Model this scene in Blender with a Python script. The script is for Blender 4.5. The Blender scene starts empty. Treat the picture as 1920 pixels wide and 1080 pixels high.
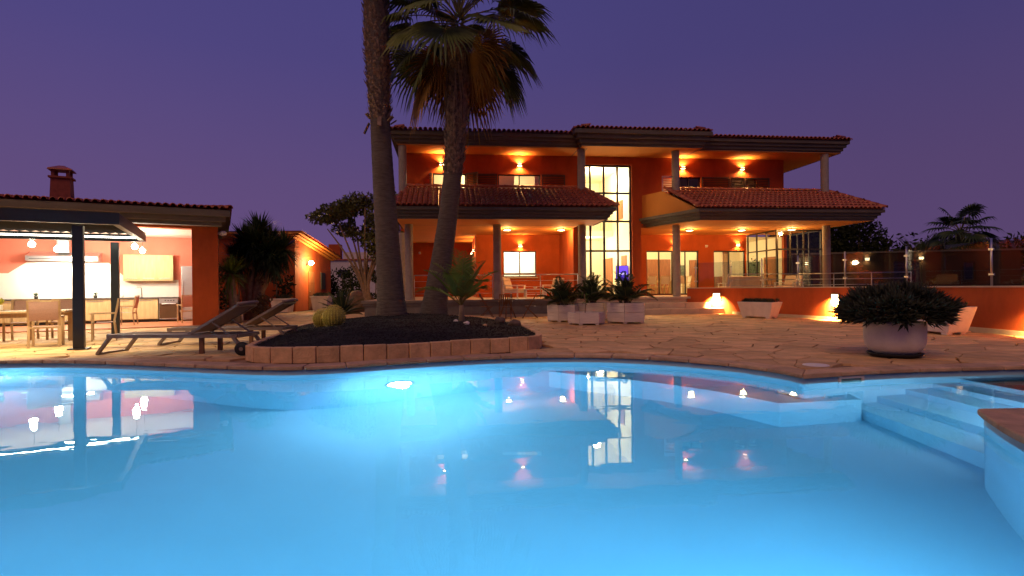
import bpy, bmesh, math, random
from mathutils import Vector, Matrix, noise
from mathutils.geometry import tessellate_polygon
R = math.radians
random.seed(7)
scene = bpy.context.scene
C = scene.collection

# ---------------------------------------------------------------- camera
cam = bpy.data.cameras.new('camera'); cam_o = bpy.data.objects.new('camera', cam); C.objects.link(cam_o)
cam.sensor_width = 36.0; cam.lens = 1020 / 1920 * 36; cam.clip_start = .05; cam.clip_end = 6000
cam_o.matrix_world = Matrix.Translation((0, 0, 1.15)) @ Matrix.Rotation(R(90), 4, 'X') @ Matrix.Rotation(-.0105, 4, 'Z')
scene.camera = cam_o

# ---------------------------------------------------------------- dusk sky
world = bpy.data.worlds.new('World'); scene.world = world; world.use_nodes = True
wn = world.node_tree; wl = wn.links; wn.nodes.clear()
out = wn.nodes.new('ShaderNodeOutputWorld'); bg = wn.nodes.new('ShaderNodeBackground')
sky = wn.nodes.new('ShaderNodeTexSky'); sky.sky_type = 'NISHITA'; sky.sun_disc = False
sky.sun_elevation = R(-3); sky.sun_rotation = R(200)
tc = wn.nodes.new('ShaderNodeTexCoord'); sep = wn.nodes.new('ShaderNodeSeparateXYZ')
ramp = wn.nodes.new('ShaderNodeValToRGB'); mp = wn.nodes.new('ShaderNodeMapRange')
mp.inputs['From Min'].default_value = -.05; mp.inputs['From Max'].default_value = .6
wl.new(tc.outputs['Generated'], sep.inputs[0]); wl.new(sep.outputs['Z'], mp.inputs['Value']); wl.new(mp.outputs[0], ramp.inputs[0])
cr = ramp.color_ramp
cr.elements[0].position = 0; cr.elements[0].color = (.130, .074, .185, 1)
cr.elements[1].position = 1; cr.elements[1].color = (.050, .046, .188, 1)
e = cr.elements.new(.35); e.color = (.100, .062, .180, 1)
e = cr.elements.new(.65); e.color = (.066, .051, .186, 1)
nz = wn.nodes.new('ShaderNodeTexNoise'); nz.inputs['Scale'].default_value = 1.6; nz.inputs['Detail'].default_value = 4
wl.new(tc.outputs['Generated'], nz.inputs['Vector'])
nm = wn.nodes.new('ShaderNodeMapRange'); nm.inputs['To Min'].default_value = .9; nm.inputs['To Max'].default_value = 1.1
wl.new(nz.outputs['Fac'], nm.inputs['Value'])
mul = wn.nodes.new('ShaderNodeMix'); mul.data_type = 'RGBA'; mul.blend_type = 'MULTIPLY'; mul.inputs[0].default_value = 1
wl.new(ramp.outputs[0], mul.inputs[6]); wl.new(nm.outputs[0], mul.inputs[7])
# the west, to the left, still holds a little more of the afterglow
wm = wn.nodes.new('ShaderNodeMapRange'); wm.interpolation_type = 'SMOOTHSTEP'; wm.inputs['From Min'].default_value = .75; wm.inputs['From Max'].default_value = -1.; wm.inputs['To Min'].default_value = .86; wm.inputs['To Max'].default_value = 1.16
wl.new(sep.outputs['X'], wm.inputs['Value'])
mu2 = wn.nodes.new('ShaderNodeMix'); mu2.data_type = 'RGBA'; mu2.blend_type = 'MULTIPLY'; mu2.inputs[0].default_value = 1
wl.new(mul.outputs[2], mu2.inputs[6]); wl.new(wm.outputs[0], mu2.inputs[7]); mul = mu2
add = wn.nodes.new('ShaderNodeMix'); add.data_type = 'RGBA'; add.blend_type = 'ADD'; add.inputs[0].default_value = .05
wl.new(mul.outputs[2], add.inputs[6]); wl.new(sky.outputs[0], add.inputs[7])
bg.inputs['Strength'].default_value = .88
wl.new(add.outputs[2], bg.inputs['Color']); wl.new(bg.outputs[0], out.inputs[0])

# wide warm sun added behind the camera to brighten the paving
sun = bpy.data.lights.new('warm_fill_sun', 'SUN'); sun.energy = .74; sun.angle = R(35); sun.color = (1, .50, .18)
sun_o = bpy.data.objects.new('warm_fill_sun', sun); C.objects.link(sun_o)
sun_o.rotation_euler = (R(46), 0, R(-25))

vs = scene.view_settings
vs.view_transform = 'Standard'; vs.look = 'None'; vs.exposure = .2; vs.gamma = 1
cy = scene.cycles
cy.use_denoising = True; cy.denoiser = 'OPENIMAGEDENOISE'
cy.max_bounces = 9; cy.diffuse_bounces = 4; cy.glossy_bounces = 4; cy.transmission_bounces = 6; cy.transparent_max_bounces = 16
cy.caustics_reflective = False; cy.caustics_refractive = False
cy.sample_clamp_indirect = 6; cy.use_light_tree = True

# ---------------------------------------------------------------- materials
def new_mat(name):
    m = bpy.data.materials.new(name); m.use_nodes = True
    return m, m.node_tree.nodes, m.node_tree.links, m.node_tree.nodes['Principled BSDF']
def mat(name, col, rough=.7, var=.18, scale=4., bump=0., bscale=40., metal=0., spec=.4, rand=0., stretch=None, second=None, trans=0.):
    m, n, l, b = new_mat(name)
    b.inputs['Roughness'].default_value = rough; b.inputs['Metallic'].default_value = metal
    b.inputs['Specular IOR Level'].default_value = spec
    t = n.new('ShaderNodeTexCoord'); src = t.outputs['Object']
    if stretch:
        mpn = n.new('ShaderNodeMapping'); mpn.inputs['Scale'].default_value = stretch; l.new(src, mpn.inputs[0]); src = mpn.outputs[0]
    nt = n.new('ShaderNodeTexNoise'); nt.inputs['Scale'].default_value = scale; nt.inputs['Detail'].default_value = 6; nt.inputs['Roughness'].default_value = .6
    l.new(src, nt.inputs['Vector'])
    r = n.new('ShaderNodeValToRGB'); r.color_ramp.elements[0].position = .3; r.color_ramp.elements[1].position = .7
    lo = tuple(c * (1 - var) for c in col); hi = tuple(min(1, c * (1 + var)) for c in col) if second is None else second
    r.color_ramp.elements[0].color = (*lo, 1); r.color_ramp.elements[1].color = (*hi, 1)
    l.new(nt.outputs['Fac'], r.inputs[0]); colout = r.outputs[0]
    if rand:
        oi = n.new('ShaderNodeObjectInfo'); mr = n.new('ShaderNodeMapRange')
        mr.inputs['To Min'].default_value = 1 - rand; mr.inputs['To Max'].default_value = 1 + rand
        l.new(oi.outputs['Random'], mr.inputs['Value'])
        mx = n.new('ShaderNodeMix'); mx.data_type = 'RGBA'; mx.blend_type = 'MULTIPLY'; mx.inputs[0].default_value = 1
        l.new(colout, mx.inputs[6]); l.new(mr.outputs[0], mx.inputs[7]); colout = mx.outputs[2]
    l.new(colout, b.inputs['Base Color'])
    if bump:
        nb = n.new('ShaderNodeTexNoise'); nb.inputs['Scale'].default_value = bscale; nb.inputs['Detail'].default_value = 5
        l.new(src, nb.inputs['Vector'])
        bp = n.new('ShaderNodeBump'); bp.inputs['Strength'].default_value = bump; bp.inputs['Distance'].default_value = .02
        l.new(nb.outputs['Fac'], bp.inputs['Height']); l.new(bp.outputs[0], b.inputs['Normal'])
    if trans:
        b.inputs['Transmission Weight'].default_value = trans
    return m
def emis(name, col, strength):
    m, n, l, b = new_mat(name)
    b.inputs['Base Color'].default_value = (*[min(.9, c) for c in col], 1)
    b.inputs['Emission Color'].default_value = (*col, 1); b.inputs['Emission Strength'].default_value = strength
    return m
def glass_mat(name, tint, gl=1.):
    m = bpy.data.materials.new(name); m.use_nodes = True; n = m.node_tree.nodes; l = m.node_tree.links; n.clear()
    o = n.new('ShaderNodeOutputMaterial'); mx = n.new('ShaderNodeMixShader'); tr = n.new('ShaderNodeBsdfTransparent'); g = n.new('ShaderNodeBsdfGlossy')
    tr.inputs[0].default_value = (*tint, 1); g.inputs['Roughness'].default_value = .02; g.inputs[0].default_value = (gl, gl, gl, 1)
    fr = n.new('ShaderNodeFresnel'); fr.inputs['IOR'].default_value = 1.5
    ge = n.new('ShaderNodeNewGeometry'); sb = n.new('ShaderNodeMath'); sb.operation = 'SUBTRACT'; sb.inputs[0].default_value = 1; l.new(ge.outputs['Backfacing'], sb.inputs[1]); mu = n.new('ShaderNodeMath'); mu.operation = 'MULTIPLY'; l.new(fr.outputs[0], mu.inputs[0]); l.new(sb.outputs[0], mu.inputs[1]); l.new(mu.outputs[0], mx.inputs[0]); l.new(tr.outputs[0], mx.inputs[1]); l.new(g.outputs[0], mx.inputs[2]); l.new(mx.outputs[0], o.inputs[0])
    return m
MT = {}
MT['terracotta'] = mat('terracotta_render', (.40, .075, .014), .85, .24, .55, .4, 45)
def add_streaks(m, lo=.62):
    n = m.node_tree.nodes; l = m.node_tree.links; b = n['Principled BSDF']; src = b.inputs['Base Color'].links[0].from_socket
    t = n.new('ShaderNodeTexCoord'); mp_ = n.new('ShaderNodeMapping'); mp_.inputs['Scale'].default_value = (1.3, 1.3, .55); nt = n.new('ShaderNodeTexNoise'); nt.inputs['Scale'].default_value = 1.4; nt.inputs['Detail'].default_value = 8; nt.inputs['Roughness'].default_value = .68
    l.new(t.outputs['Object'], mp_.inputs[0]); l.new(mp_.outputs[0], nt.inputs['Vector'])
    mr = n.new('ShaderNodeMapRange'); mr.inputs['From Min'].default_value = .38; mr.inputs['From Max'].default_value = .58; mr.inputs['To Min'].default_value = lo; mr.inputs['To Max'].default_value = 1.06; l.new(nt.outputs['Fac'], mr.inputs['Value'])
    mx = n.new('ShaderNodeMix'); mx.data_type = 'RGBA'; mx.blend_type = 'MULTIPLY'; mx.inputs[0].default_value = 1; l.new(src, mx.inputs[6]); l.new(mr.outputs[0], mx.inputs[7]); l.new(mx.outputs[2], b.inputs['Base Color'])
add_streaks(MT['terracotta'], .86)
MT['yellow_lit'] = mat('yellow_lit_render', (.56, .22, .04), .85, .08, 1.3, .2, 60)  # yellow light on the porch side parapet put into its colour
MT['soffit'] = mat('soffit_paint', (.62, .24, .045), .8, .06, 1.0, .1, 50)
MT['column'] = mat('column_stone', (.30, .275, .25), .8, .14, 5, .3, 50)
MT['cornice'] = mat('cornice_stone', (.105, .092, .080), .75, .2, 3, .3, 40, stretch=(.5, 3, 3))
MT['tile'] = mat('clay_tile', (.36, .095, .042), .34, .28, 6, .3, 60, rand=.22)
MT['tile_all'] = mat('clay_tile_field', (.35, .092, .042), .34, .38, 5, .3, 60)
MT['dark_frame'] = mat('dark_frame', (.030, .026, .022), .45, .1, 8)
MT['shutter'] = mat('shutter_wood', (.085, .048, .026), .55, .25, 5, .2, 40, stretch=(1, 1, 6))
MT['cream'] = mat('cream_wall', (.78, .70, .52), .8, .03, 1)
MT['white_wall'] = mat('white_wall', (.80, .78, .72), .8, .03, 1)
MT['int_floor'] = mat('interior_floor', (.45, .33, .20), .4, .1, 2)
MT['door_wood'] = mat('door_wood', (.26, .095, .032), .5, .3, 3, .1, 30, stretch=(6, 6, .7))
MT['curtain'] = mat('curtain', (.70, .62, .48), .9, .06, 6)
MT['glass'] = glass_mat('window_glass', (.97, .97, .95))
MT['rail_glass'] = glass_mat('railing_glass', (.80, .84, .86))
MT['steel'] = mat('steel', (.55, .54, .52), .3, .06, 10, metal=1.)
MT['stone'] = mat('flagstone', (.64, .41, .19), .75, .26, 2.2, .7, 14, rand=.20)
MT['stone_all'] = mat('flagstone_field', (.63, .40, .18), .75, .36, 1.6, .7, 14)
MT['mortar'] = mat('mortar', (.30, .20, .12), .95, .25, 8, .6, 60)
MT['coping'] = mat('coping_stone', (.56, .37, .21), .7, .25, 4, .6, 26, rand=.16)
MT['kerb'] = mat('kerb_stone', (.66, .42, .21), .85, .22, 6, .7, 30, rand=.14)
MT['step'] = mat('step_stone', (.52, .43, .32), .7, .12, 3, .3, 40)
MT['terrace'] = mat('terrace_paving', (.50, .40, .28), .7, .14, 2, .3, 30)
MT['plinth'] = mat('plinth_stone', (.16, .15, .14), .85, .2, 3, .4, 40)
MT['gravel'] = mat('black_gravel', (.007, .0065, .0065), .95, .5, 30, 1., 90)
MT['pool'] = mat('pool_plaster', (.44, .70, .84), .6, .035, 1.2)
MT['soil'] = mat('soil', (.05, .035, .025), .95, .4, 20, .8, 60)
MT['ground'] = mat('dry_ground', (.085, .065, .05), .95, .3, .4, .4, 6)
MT['hill'] = mat('far_hill', (.060, .050, .075), 1., .15, .02)
MT['concrete'] = mat('white_concrete', (.72, .66, .58), .8, .08, 4, .35, 60)
add_streaks(MT['concrete'], .90)
MT['planter_wood'] = mat('whitewashed_planter', (.68, .61, .53), .75, .14, 3, .3, 40, stretch=(1, 1, 8))
MT['anthracite'] = mat('anthracite_metal', (.035, .040, .045), .4, .1, 6, metal=.3)
MT['louver'] = mat('louver_paint', (.018, .018, .02), .95, .1, 6, spec=.05)
MT['bronze'] = mat('taupe_aluminium', (.22, .165, .125), .45, .08, 8, metal=.2)
MT['mesh_fabric'] = mat('taupe_mesh', (.26, .20, .16), .85, .12, 60, .3, 200)
MT['rubber'] = mat('black_rubber', (.012, .012, .012), .7, .1, 10)
MT['teak'] = mat('pale_wood', (.42, .28, .15), .6, .2, 3, .1, 40, stretch=(6, 6, 1))
MT['dark_teak'] = mat('dark_teak', (.16, .075, .035), .6, .25, 4)
MT['oak'] = mat('oak_front', (.58, .47, .24), .55, .15, 2.5, .05, 40, stretch=(8, 8, .8))
MT['sling'] = mat('mauve_sling', (.42, .26, .22), .85, .1, 50)
MT['white'] = mat('white_paint', (.78, .76, .72), .5, .03, 3)
MT['counter'] = mat('counter_stone', (.10, .09, .085), .4, .2, 10)
MT['inox'] = mat('inox', (.60, .61, .63), .33, .05, 4, metal=.85, stretch=(1, 1, 20))
MT['oven'] = mat('oven_glass', (.10, .055, .03), .15, .1, 4)
MT['coral'] = mat('coral_wall', (.74, .24, .17), .85, .05, 2)
MT['terra_floor'] = mat('terracotta_floor', (.42, .16, .075), .55, .15, 4, .1, 30)
MT['cushion'] = mat('cushion', (.62, .50, .40), .9, .08, 8, .2, 60)
MT['chimney'] = mat('chimney_brick', (.26, .065, .045), .85, .2, 8, .4, 40)
MT['bark'] = mat('palm_bark', (.115, .095, .08), .95, .3, 5, 1., 26, stretch=(1, 1, 5))
MT['bark_boot'] = mat('palm_boot', (.23, .165, .12), .95, .5, 7, 1., 40)
MT['pale_bark'] = mat('pale_bark', (.26, .19, .12), .9, .3, 6, .6, 30)
MT['brown_bark'] = mat('brown_bark', (.14, .10, .07), .9, .3, 6, .6, 30)
def leaf(name, col, var=.4, sp=.35): return mat(name, col, .5, var, 2.2, spec=sp)
MT['fan'] = leaf('fan_leaf', (.125, .165, .042))
MT['fan_dry'] = leaf('dry_fan_leaf', (.36, .21, .05), .35, .1)
MT['petiole'] = leaf('petiole', (.17, .16, .05))
MT['areca'] = leaf('areca_leaf', (.12, .22, .03))
MT['cycad'] = leaf('cycad_leaf', (.030, .055, .018))
MT['yucca'] = leaf('yucca_leaf', (.042, .070, .026))
MT['shrub'] = mat('shrub_leaf', (.022, .034, .018), .6, .4, 9, spec=.3, second=(.060, .066, .040))
MT['hedge'] = mat('hedge_leaf', (.022, .030, .013), .8, .5, 2.2, spec=.1)
MT['tree_leaf'] = leaf('tree_leaf', (.105, .120, .035), .5)
MT['red_leaf'] = leaf('croton_leaf', (.10, .055, .02), .6)
MT['cactus'] = mat('barrel_cactus', (.34, .31, .05), .7, .3, 14)
MT['spine'] = mat('cactus_spine', (.80, .66, .17), .6, .1, 10)
MT['lamp_metal'] = mat('lamp_housing', (.05, .045, .04), .4, .1, 8)
MT['lamp_white'] = mat('lamp_white', (.7, .66, .6), .5, .03, 4)
MT['glow_warm'] = emis('warm_lamp_glass', (1, .72, .36), 22)
MT['glow_disc'] = emis('ceiling_lamp_glass', (1, .80, .50), 12)
MT['glow_wall'] = emis('garden_lamp_glass', (1, .76, .42), 5)
MT['glow_bulb'] = emis('pendant_bulb', (1, .90, .72), 45)
MT['glow_led'] = emis('led_strip', (1, .93, .78), 10)
MT['glow_pool'] = emis('pool_lamp_lens', (.80, .95, 1), 70)
MT['screen'] = emis('tv_screen', (.10, .05, .85), 1.0)
MT['screen_bar'] = emis('tv_caption', (.55, .60, 1), 1.6)
MT['art'] = mat('framed_print', (.10, .12, .08), .6, .9, 9)

# ---------------------------------------------------------------- mesh building
class M:
    def __init__(s): s.v = []; s.f = []
    def add(s, vs, fs):
        o = len(s.v); s.v += [tuple(p) for p in vs]; s.f += [tuple(i + o for i in f) for f in fs]; return s
    def box(s, x0, x1, y0, y1, z0, z1):
        return s.add([(x0,y0,z0),(x1,y0,z0),(x1,y1,z0),(x0,y1,z0),(x0,y0,z1),(x1,y0,z1),(x1,y1,z1),(x0,y1,z1)],
                     [(0,3,2,1),(4,5,6,7),(0,1,5,4),(1,2,6,5),(2,3,7,6),(3,0,4,7)])
    def bar(s, p, q, w, h, up=(0,0,1)):
        p = Vector(p); q = Vector(q); d = (q - p).normalized(); up = Vector(up)
        a = d.cross(up)
        if a.length < 1e-4: a = d.cross(Vector((0,1,0)))
        a.normalize(); b = a.cross(d).normalized(); a *= w/2; b *= h/2
        return s.add([p-a-b,p+a-b,p+a+b,p-a+b,q-a-b,q+a-b,q+a+b,q-a+b],[(0,1,2,3),(4,7,6,5),(0,4,5,1),(1,5,6,2),(2,6,7,3),(3,7,4,0)])
    def tube(s, pts, rad, n=8, caps=True):
        pts = [Vector(p) for p in pts]
        if not hasattr(rad, '__len__'): rad = [rad]*len(pts)
        vs = []; fs = []; ref = None
        for i, p in enumerate(pts):
            d = (pts[min(i+1, len(pts)-1)] - pts[max(i-1, 0)]).normalized()
            if ref is None:
                ref = d.cross(Vector((0,0,1)))
                if ref.length < .05: ref = d.cross(Vector((0,1,0)))
            a = (ref - d*ref.dot(d)).normalized(); ref = a; b = d.cross(a)
            for k in range(n):
                t = 2*math.pi*k/n; vs.append(p + (a*math.cos(t)+b*math.sin(t))*rad[i])
        for i in range(len(pts)-1):
            for k in range(n):
                fs.append((i*n+k, i*n+(k+1)%n, (i+1)*n+(k+1)%n, (i+1)*n+k))
        if caps:
            fs.append(tuple(reversed(range(n)))); o = (len(pts)-1)*n; fs.append(tuple(range(o, o+n)))
        return s.add(vs, fs)
    def lathe(s, prof, n=24, c=(0,0,0), caps=True):
        vs = []; fs = []
        for r, z in prof:
            for k in range(n):
                t = 2*math.pi*k/n; vs.append((c[0]+r*math.cos(t), c[1]+r*math.sin(t), c[2]+z))
        for i in range(len(prof)-1):
            for k in range(n): fs.append((i*n+k, i*n+(k+1)%n, (i+1)*n+(k+1)%n, (i+1)*n+k))
        if caps:
            fs.append(tuple(reversed(range(n)))); o = (len(prof)-1)*n; fs.append(tuple(range(o, o+n)))
        return s.add(vs, fs)
    def prism(s, poly, z0, z1):
        n = len(poly)
        vs = [(x,y,z0) for x,y in poly] + [(x,y,z1) for x,y in poly]
        return s.add(vs, [tuple(reversed(range(n))), tuple(range(n, 2*n))] + [(i,(i+1)%n,n+(i+1)%n,n+i) for i in range(n)])
    def sheet(s, loops, zf):
        ps = [[Vector((x, y, 0)) for x, y in lp] for lp in loops]; flat = [p for lp in loops for p in lp]
        tris = tessellate_polygon(ps); fs = []
        for a, b, c in tris:
            A, B, Cc = flat[a], flat[b], flat[c]
            cr = (B[0]-A[0])*(Cc[1]-A[1]) - (B[1]-A[1])*(Cc[0]-A[0])
            fs.append((a, b, c) if cr > 0 else (a, c, b))
        return s.add([(x, y, zf(x, y) if callable(zf) else zf) for x, y in flat], fs)
    def mesh(s, name, smooth=False):
        me = bpy.data.meshes.new(name); me.from_pydata(s.v, [], s.f)
        if smooth:
            me.polygons.foreach_set('use_smooth', [True]*len(me.polygons))
        me.update(); return me
    def build(s, name, m, parent=None, smooth=False, bevel=0., kind=None, loc=None, rz=None):
        o = bpy.data.objects.new(name, s.mesh(name, smooth)); C.objects.link(o)
        o.data.materials.append(MT[m] if isinstance(m, str) else m)
        if parent: o.parent = parent
        if bevel:
            bv = o.modifiers.new('bevel', 'BEVEL'); bv.width = bevel; bv.segments = 2; bv.limit_method = 'ANGLE'
        if kind: o['kind'] = kind
        if loc is not None: o.location = loc
        if rz is not None: o.rotation_euler[2] = rz
        return o
def thing(name, label, cat, loc=(0,0,0), rz=0., group=None):
    o = bpy.data.objects.new(name, None); C.objects.link(o); o.empty_display_size = .2
    o.location = loc; o.rotation_euler = (0, 0, rz); o['label'] = label; o['category'] = cat
    if group: o['group'] = group
    return o
def tag(o, label, cat, group=None):
    o['label'] = label; o['category'] = cat
    if group: o['group'] = group
    return o
def piece(name, me, parent, m=None, loc=(0,0,0), rot=(0,0,0), scale=(1,1,1)):
    o = bpy.data.objects.new(name, me); C.objects.link(o); o.parent = parent
    o.location = loc; o.rotation_euler = rot; o.scale = scale
    if m and not me.materials: me.materials.append(MT[m])
    return o
def copy_tree(o, parent=None):
    c = o.copy(); C.objects.link(c); c.parent = parent
    for ch in list(o.children): copy_tree(ch, c)
    return c
def light(name, kind, loc, energy, col, parent=None, **kw):
    d = bpy.data.lights.new(name, kind); d.energy = energy; d.color = col
    rot = kw.pop('rot', None)
    for k, v in kw.items(): setattr(d, k, v)
    o = bpy.data.objects.new(name, d); C.objects.link(o); o.location = loc
    if rot: o.rotation_euler = rot
    if parent: o.parent = parent
    return o
def rot2(p, a): return (p[0]*math.cos(a)-p[1]*math.sin(a), p[0]*math.sin(a)+p[1]*math.cos(a))
def offset_poly(poly, d):            # CCW polygon, outward by d
    n = len(poly); res = []
    for i in range(n):
        p0, p1, p2 = Vector(poly[i-1]), Vector(poly[i]), Vector(poly[(i+1) % n])
        e1 = (p1-p0).normalized(); e2 = (p2-p1).normalized()
        n1 = Vector((e1.y, -e1.x)); n2 = Vector((e2.y, -e2.x)); b = n1+n2
        if b.length < 1e-5: b = n1
        b.normalize(); k = d/max(.35, b.dot(n1)); res.append(tuple(p1+b*k))
    return res
def resample(poly, step, closed=True):
    pts = [Vector(p) for p in poly] + ([Vector(poly[0])] if closed else [])
    L = sum((pts[i+1]-pts[i]).length for i in range(len(pts)-1)); n = max(2, round(L/step)); res = []
    seg = 0; acc = 0.; cur = (pts[1]-pts[0]).length
    for k in range(n + (0 if closed else 1)):
        d = L*k/n
        while d > acc+cur+1e-9 and seg < len(pts)-2: acc += cur; seg += 1; cur = (pts[seg+1]-pts[seg]).length
        res.append(tuple(pts[seg].lerp(pts[seg+1], min(1, (d-acc)/max(cur, 1e-9)))))
    return res
def smooth_path(pts, sub=6):         # Catmull-Rom through an open list of points
    P = [Vector(p) for p in pts]; res = []
    for i in range(len(P)-1):
        a, b, c, d = P[max(i-1,0)], P[i], P[i+1], P[min(i+2, len(P)-1)]
        for k in range(sub):
            t = k/sub
            res.append(tuple(.5*((2*b)+(c-a)*t+(2*a-5*b+4*c-d)*t*t+(3*b-a-3*c+d)*t*t*t)))
    res.append(tuple(P[-1])); return res
def inside(p, poly):
    x, y = p; r = False; n = len(poly); j = n-1
    for i in range(n):
        xi, yi = poly[i]; xj, yj = poly[j]
        if (yi > y) != (yj > y) and x < (xj-xi)*(y-yi)/(yj-yi)+xi: r = not r
        j = i
    return r
def nearest_on(p, poly):
    best = None; P = Vector(p); n = len(poly)
    for i in range(n):
        a = Vector(poly[i]); b = Vector(poly[(i+1) % n]); ab = b-a
        t = max(0, min(1, (P-a).dot(ab)/max(ab.length_squared, 1e-12))); q = a+ab*t
        d = (q-P).length_squared
        if best is None or d < best[0]: best = (d, q)
    return tuple(best[1]), math.sqrt(best[0])
# ================================================================ SETTING: ground, deck, pool
# pool outline, counter-clockwise, as sections between sharp corners
secA = [(4.2, 4.93), (7.3, 4.97)]
secB = [(7.3, 4.97), (7.3, 7.46)]
secC = smooth_path([(7.3, 7.46), (6.97, 7.42), (6.03, 7.34), (5.25, 7.25), (4.43, 7.08), (3.66, 6.87)])
secD = smooth_path([(3.66, 6.87), (3.53, 7.37), (3.08, 8.08), (2.07, 8.85), (.8, 9.17), (-.54, 9.0), (-1.78, 8.57), (-2.51, 8.22), (-3.25, 8.05),
    (-4.1, 8.17), (-5.59, 8.62), (-7.21, 9.06), (-8.64, 9.17), (-10.2, 8.9), (-11.3, 8.1), (-11.6, 6.8), (-11.2, 5.2), (-9.5, 3.2), (-7, 1.7), (-3.5, .95), (0, .75),
    (2.0, 1.05), (3.05, 1.95), (3.5, 3.0), (3.74, 3.99), (4.03, 4.63), (4.2, 4.93)])
outline = []; cuts = []
for sec in (secA, secB, secC, secD):
    L = sum((Vector(sec[i+1])-Vector(sec[i])).length for i in range(len(sec)-1))
    n = max(1, round(L/.62)); pts = resample(sec, L/(n*4), closed=False)
    for i in range(n): cuts.append(len(outline)+i*4)
    outline += pts[:-1]
cuts.append(len(outline))
NOUT = len(outline)
corners = [0]
for sec in (secA, secB, secC): corners.append(min(range(len(outline)), key=lambda i: (Vector(outline[i])-Vector(sec[-1])).length))
def clean_offset(d):                 # offset whose samples collapse onto the mitre point beside a sharp corner
    raw = offset_poly(outline, d); res = list(raw)
    for i, p in enumerate(raw):
        if i in corners: continue
        if nearest_on(p, outline)[1] < d*.985:
            c = min(corners, key=lambda k: (Vector(outline[k])-Vector(outline[i])).length)
            if (Vector(outline[c])-Vector(outline[i])).length < d*4: res[i] = raw[c]
    return res
cope_out = clean_offset(.34)
basin_line = clean_offset(.045)
WATER = -.115
def floor_z(x, y):
    f = max(0, min(1, (3.4-x)/7.0)); return -2.05 - .40*f*f*(3-2*f)

hole_ = clean_offset(.06)
ground = M().sheet([[(-2500,-2500),(2500,-2500),(2500,2500),(-2500,2500)], [(-16,-3),(-16,30),(13,30),(13,-3)]], -.05).build('ground', 'ground', kind='structure')
deck = M().sheet([[(-16,-3),(13,-3),(13,30),(-16,30)], list(reversed([p for i, p in enumerate(hole_) if i == 0 or (Vector(p)-Vector(hole_[i-1])).length > 1e-4]))], -.03).build('pool_deck', 'mortar', kind='structure')

# coping stones
for k in range(len(cuts)-1):
    a, b = cuts[k], cuts[k+1]
    inn = [Vector(outline[i % NOUT]) for i in range(a, b+1)]; ou = [Vector(cope_out[i % NOUT]) for i in range(a, b+1)]
    g = .007
    def pull(l):
        if (l[1]-l[0]).length > g*2: l[0] = l[0]+(l[1]-l[0]).normalized()*g
        if (l[-2]-l[-1]).length > g*2: l[-1] = l[-1]+(l[-2]-l[-1]).normalized()*g
    pull(inn); pull(ou)
    w = random.uniform(-.02, .02)
    ou = [o+(o-i).normalized()*w for i, o in zip(inn, ou)]
    dz = random.uniform(-.003, .003)
    ring_ = [tuple(p) for k_, p in enumerate(ou) if k_ == 0 or (p-ou[k_-1]).length > .004] + [tuple(p) for p in reversed(inn)]
    M().prism(ring_, -.04, .018+dz).build('coping_stone', 'coping', deck, bevel=.014)

# ---- planting bed and wall outlines (needed to keep flagstones clear of them)
bed_front = smooth_path([(-4.55, 9.45), (-4.43, 9.02), (-3.93, 8.70), (-3.07, 8.68), (-2.27, 8.88), (-1.46, 9.22), (-.58, 9.66), (.32, 10.05), (.58, 10.5)], 5)
bed_back = smooth_path([(.58, 10.5), (.5, 12), (.0, 15), (-1.0, 17.6), (-2.4, 19.0), (-4.2, 18.9), (-5.4, 17.4), (-5.6, 14.4), (-4.95, 11.3), (-4.55, 9.45)], 5)
bed = bed_front[:-1] + bed_back[:-1]
wall_pts = smooth_path([(7.45, 23.15), (8.75, 22.45), (9.70, 20.17), (10.10, 19.0), (10.55, 16.7), (10.90, 15.05), (11.05, 13.36), (11.0, 11.6), (10.95, 9.6), (10.85, 7.6)], 5)
HY = R(6.8); HO = (0., 22.6)
def H2W(s, t): x, y = rot2((s, t), HY); return (x+HO[0], y+HO[1])

# ---- flagstones: Voronoi cells with recessed mortar joints
def voronoi(x0, x1, y0, y1, cs):
    sites = []; rows = {}
    ny = int((y1-y0)/(cs*.87)); nx = int((x1-x0)/cs)
    for j in range(-1, ny+2):
        for i in range(-1, nx+2):
            p = (x0+(i+.5*(j % 2))*cs+random.uniform(-.42, .42)*cs, y0+j*cs*.87+random.uniform(-.40, .40)*cs)
            rows.setdefault((int(p[0]//cs), int(p[1]//cs)), []).append(p); sites.append(p)
    cells = []
    for p in sites:
        poly = [(p[0]-2*cs,p[1]-2*cs),(p[0]+2*cs,p[1]-2*cs),(p[0]+2*cs,p[1]+2*cs),(p[0]-2*cs,p[1]+2*cs)]
        ci, cj = int(p[0]//cs), int(p[1]//cs)
        for di in range(-3, 4):
            for dj in range(-3, 4):
                for q in rows.get((ci+di, cj+dj), ()):
                    if q is p: continue
                    nx_, ny_ = q[0]-p[0], q[1]-p[1]; m = nx_*(p[0]+q[0])/2+ny_*(p[1]+q[1])/2
                    new = []
                    for k in range(len(poly)):
                        A, B = poly[k-1], poly[k]
                        da = A[0]*nx_+A[1]*ny_-m; db = B[0]*nx_+B[1]*ny_-m
                        if (da <= 0) != (db <= 0):
                            t = da/(da-db); new.append((A[0]+(B[0]-A[0])*t, A[1]+(B[1]-A[1])*t))
                        if db <= 0: new.append(B)
                    poly = new
                    if len(poly) < 3: break
        if len(poly) >= 3: cells.append((p, poly))
    return cells
blk_pool = clean_offset(.345)
wall_poly = wall_pts + [(14, 7), (14, 24), (8, 24)]
terr_poly = [H2W(-5.85, -.85), H2W(2.5, -.85), H2W(2.5, -1.12), H2W(9.0, -1.12), H2W(9.0, 3), H2W(-5.85, 3)]
stones = []
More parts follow.
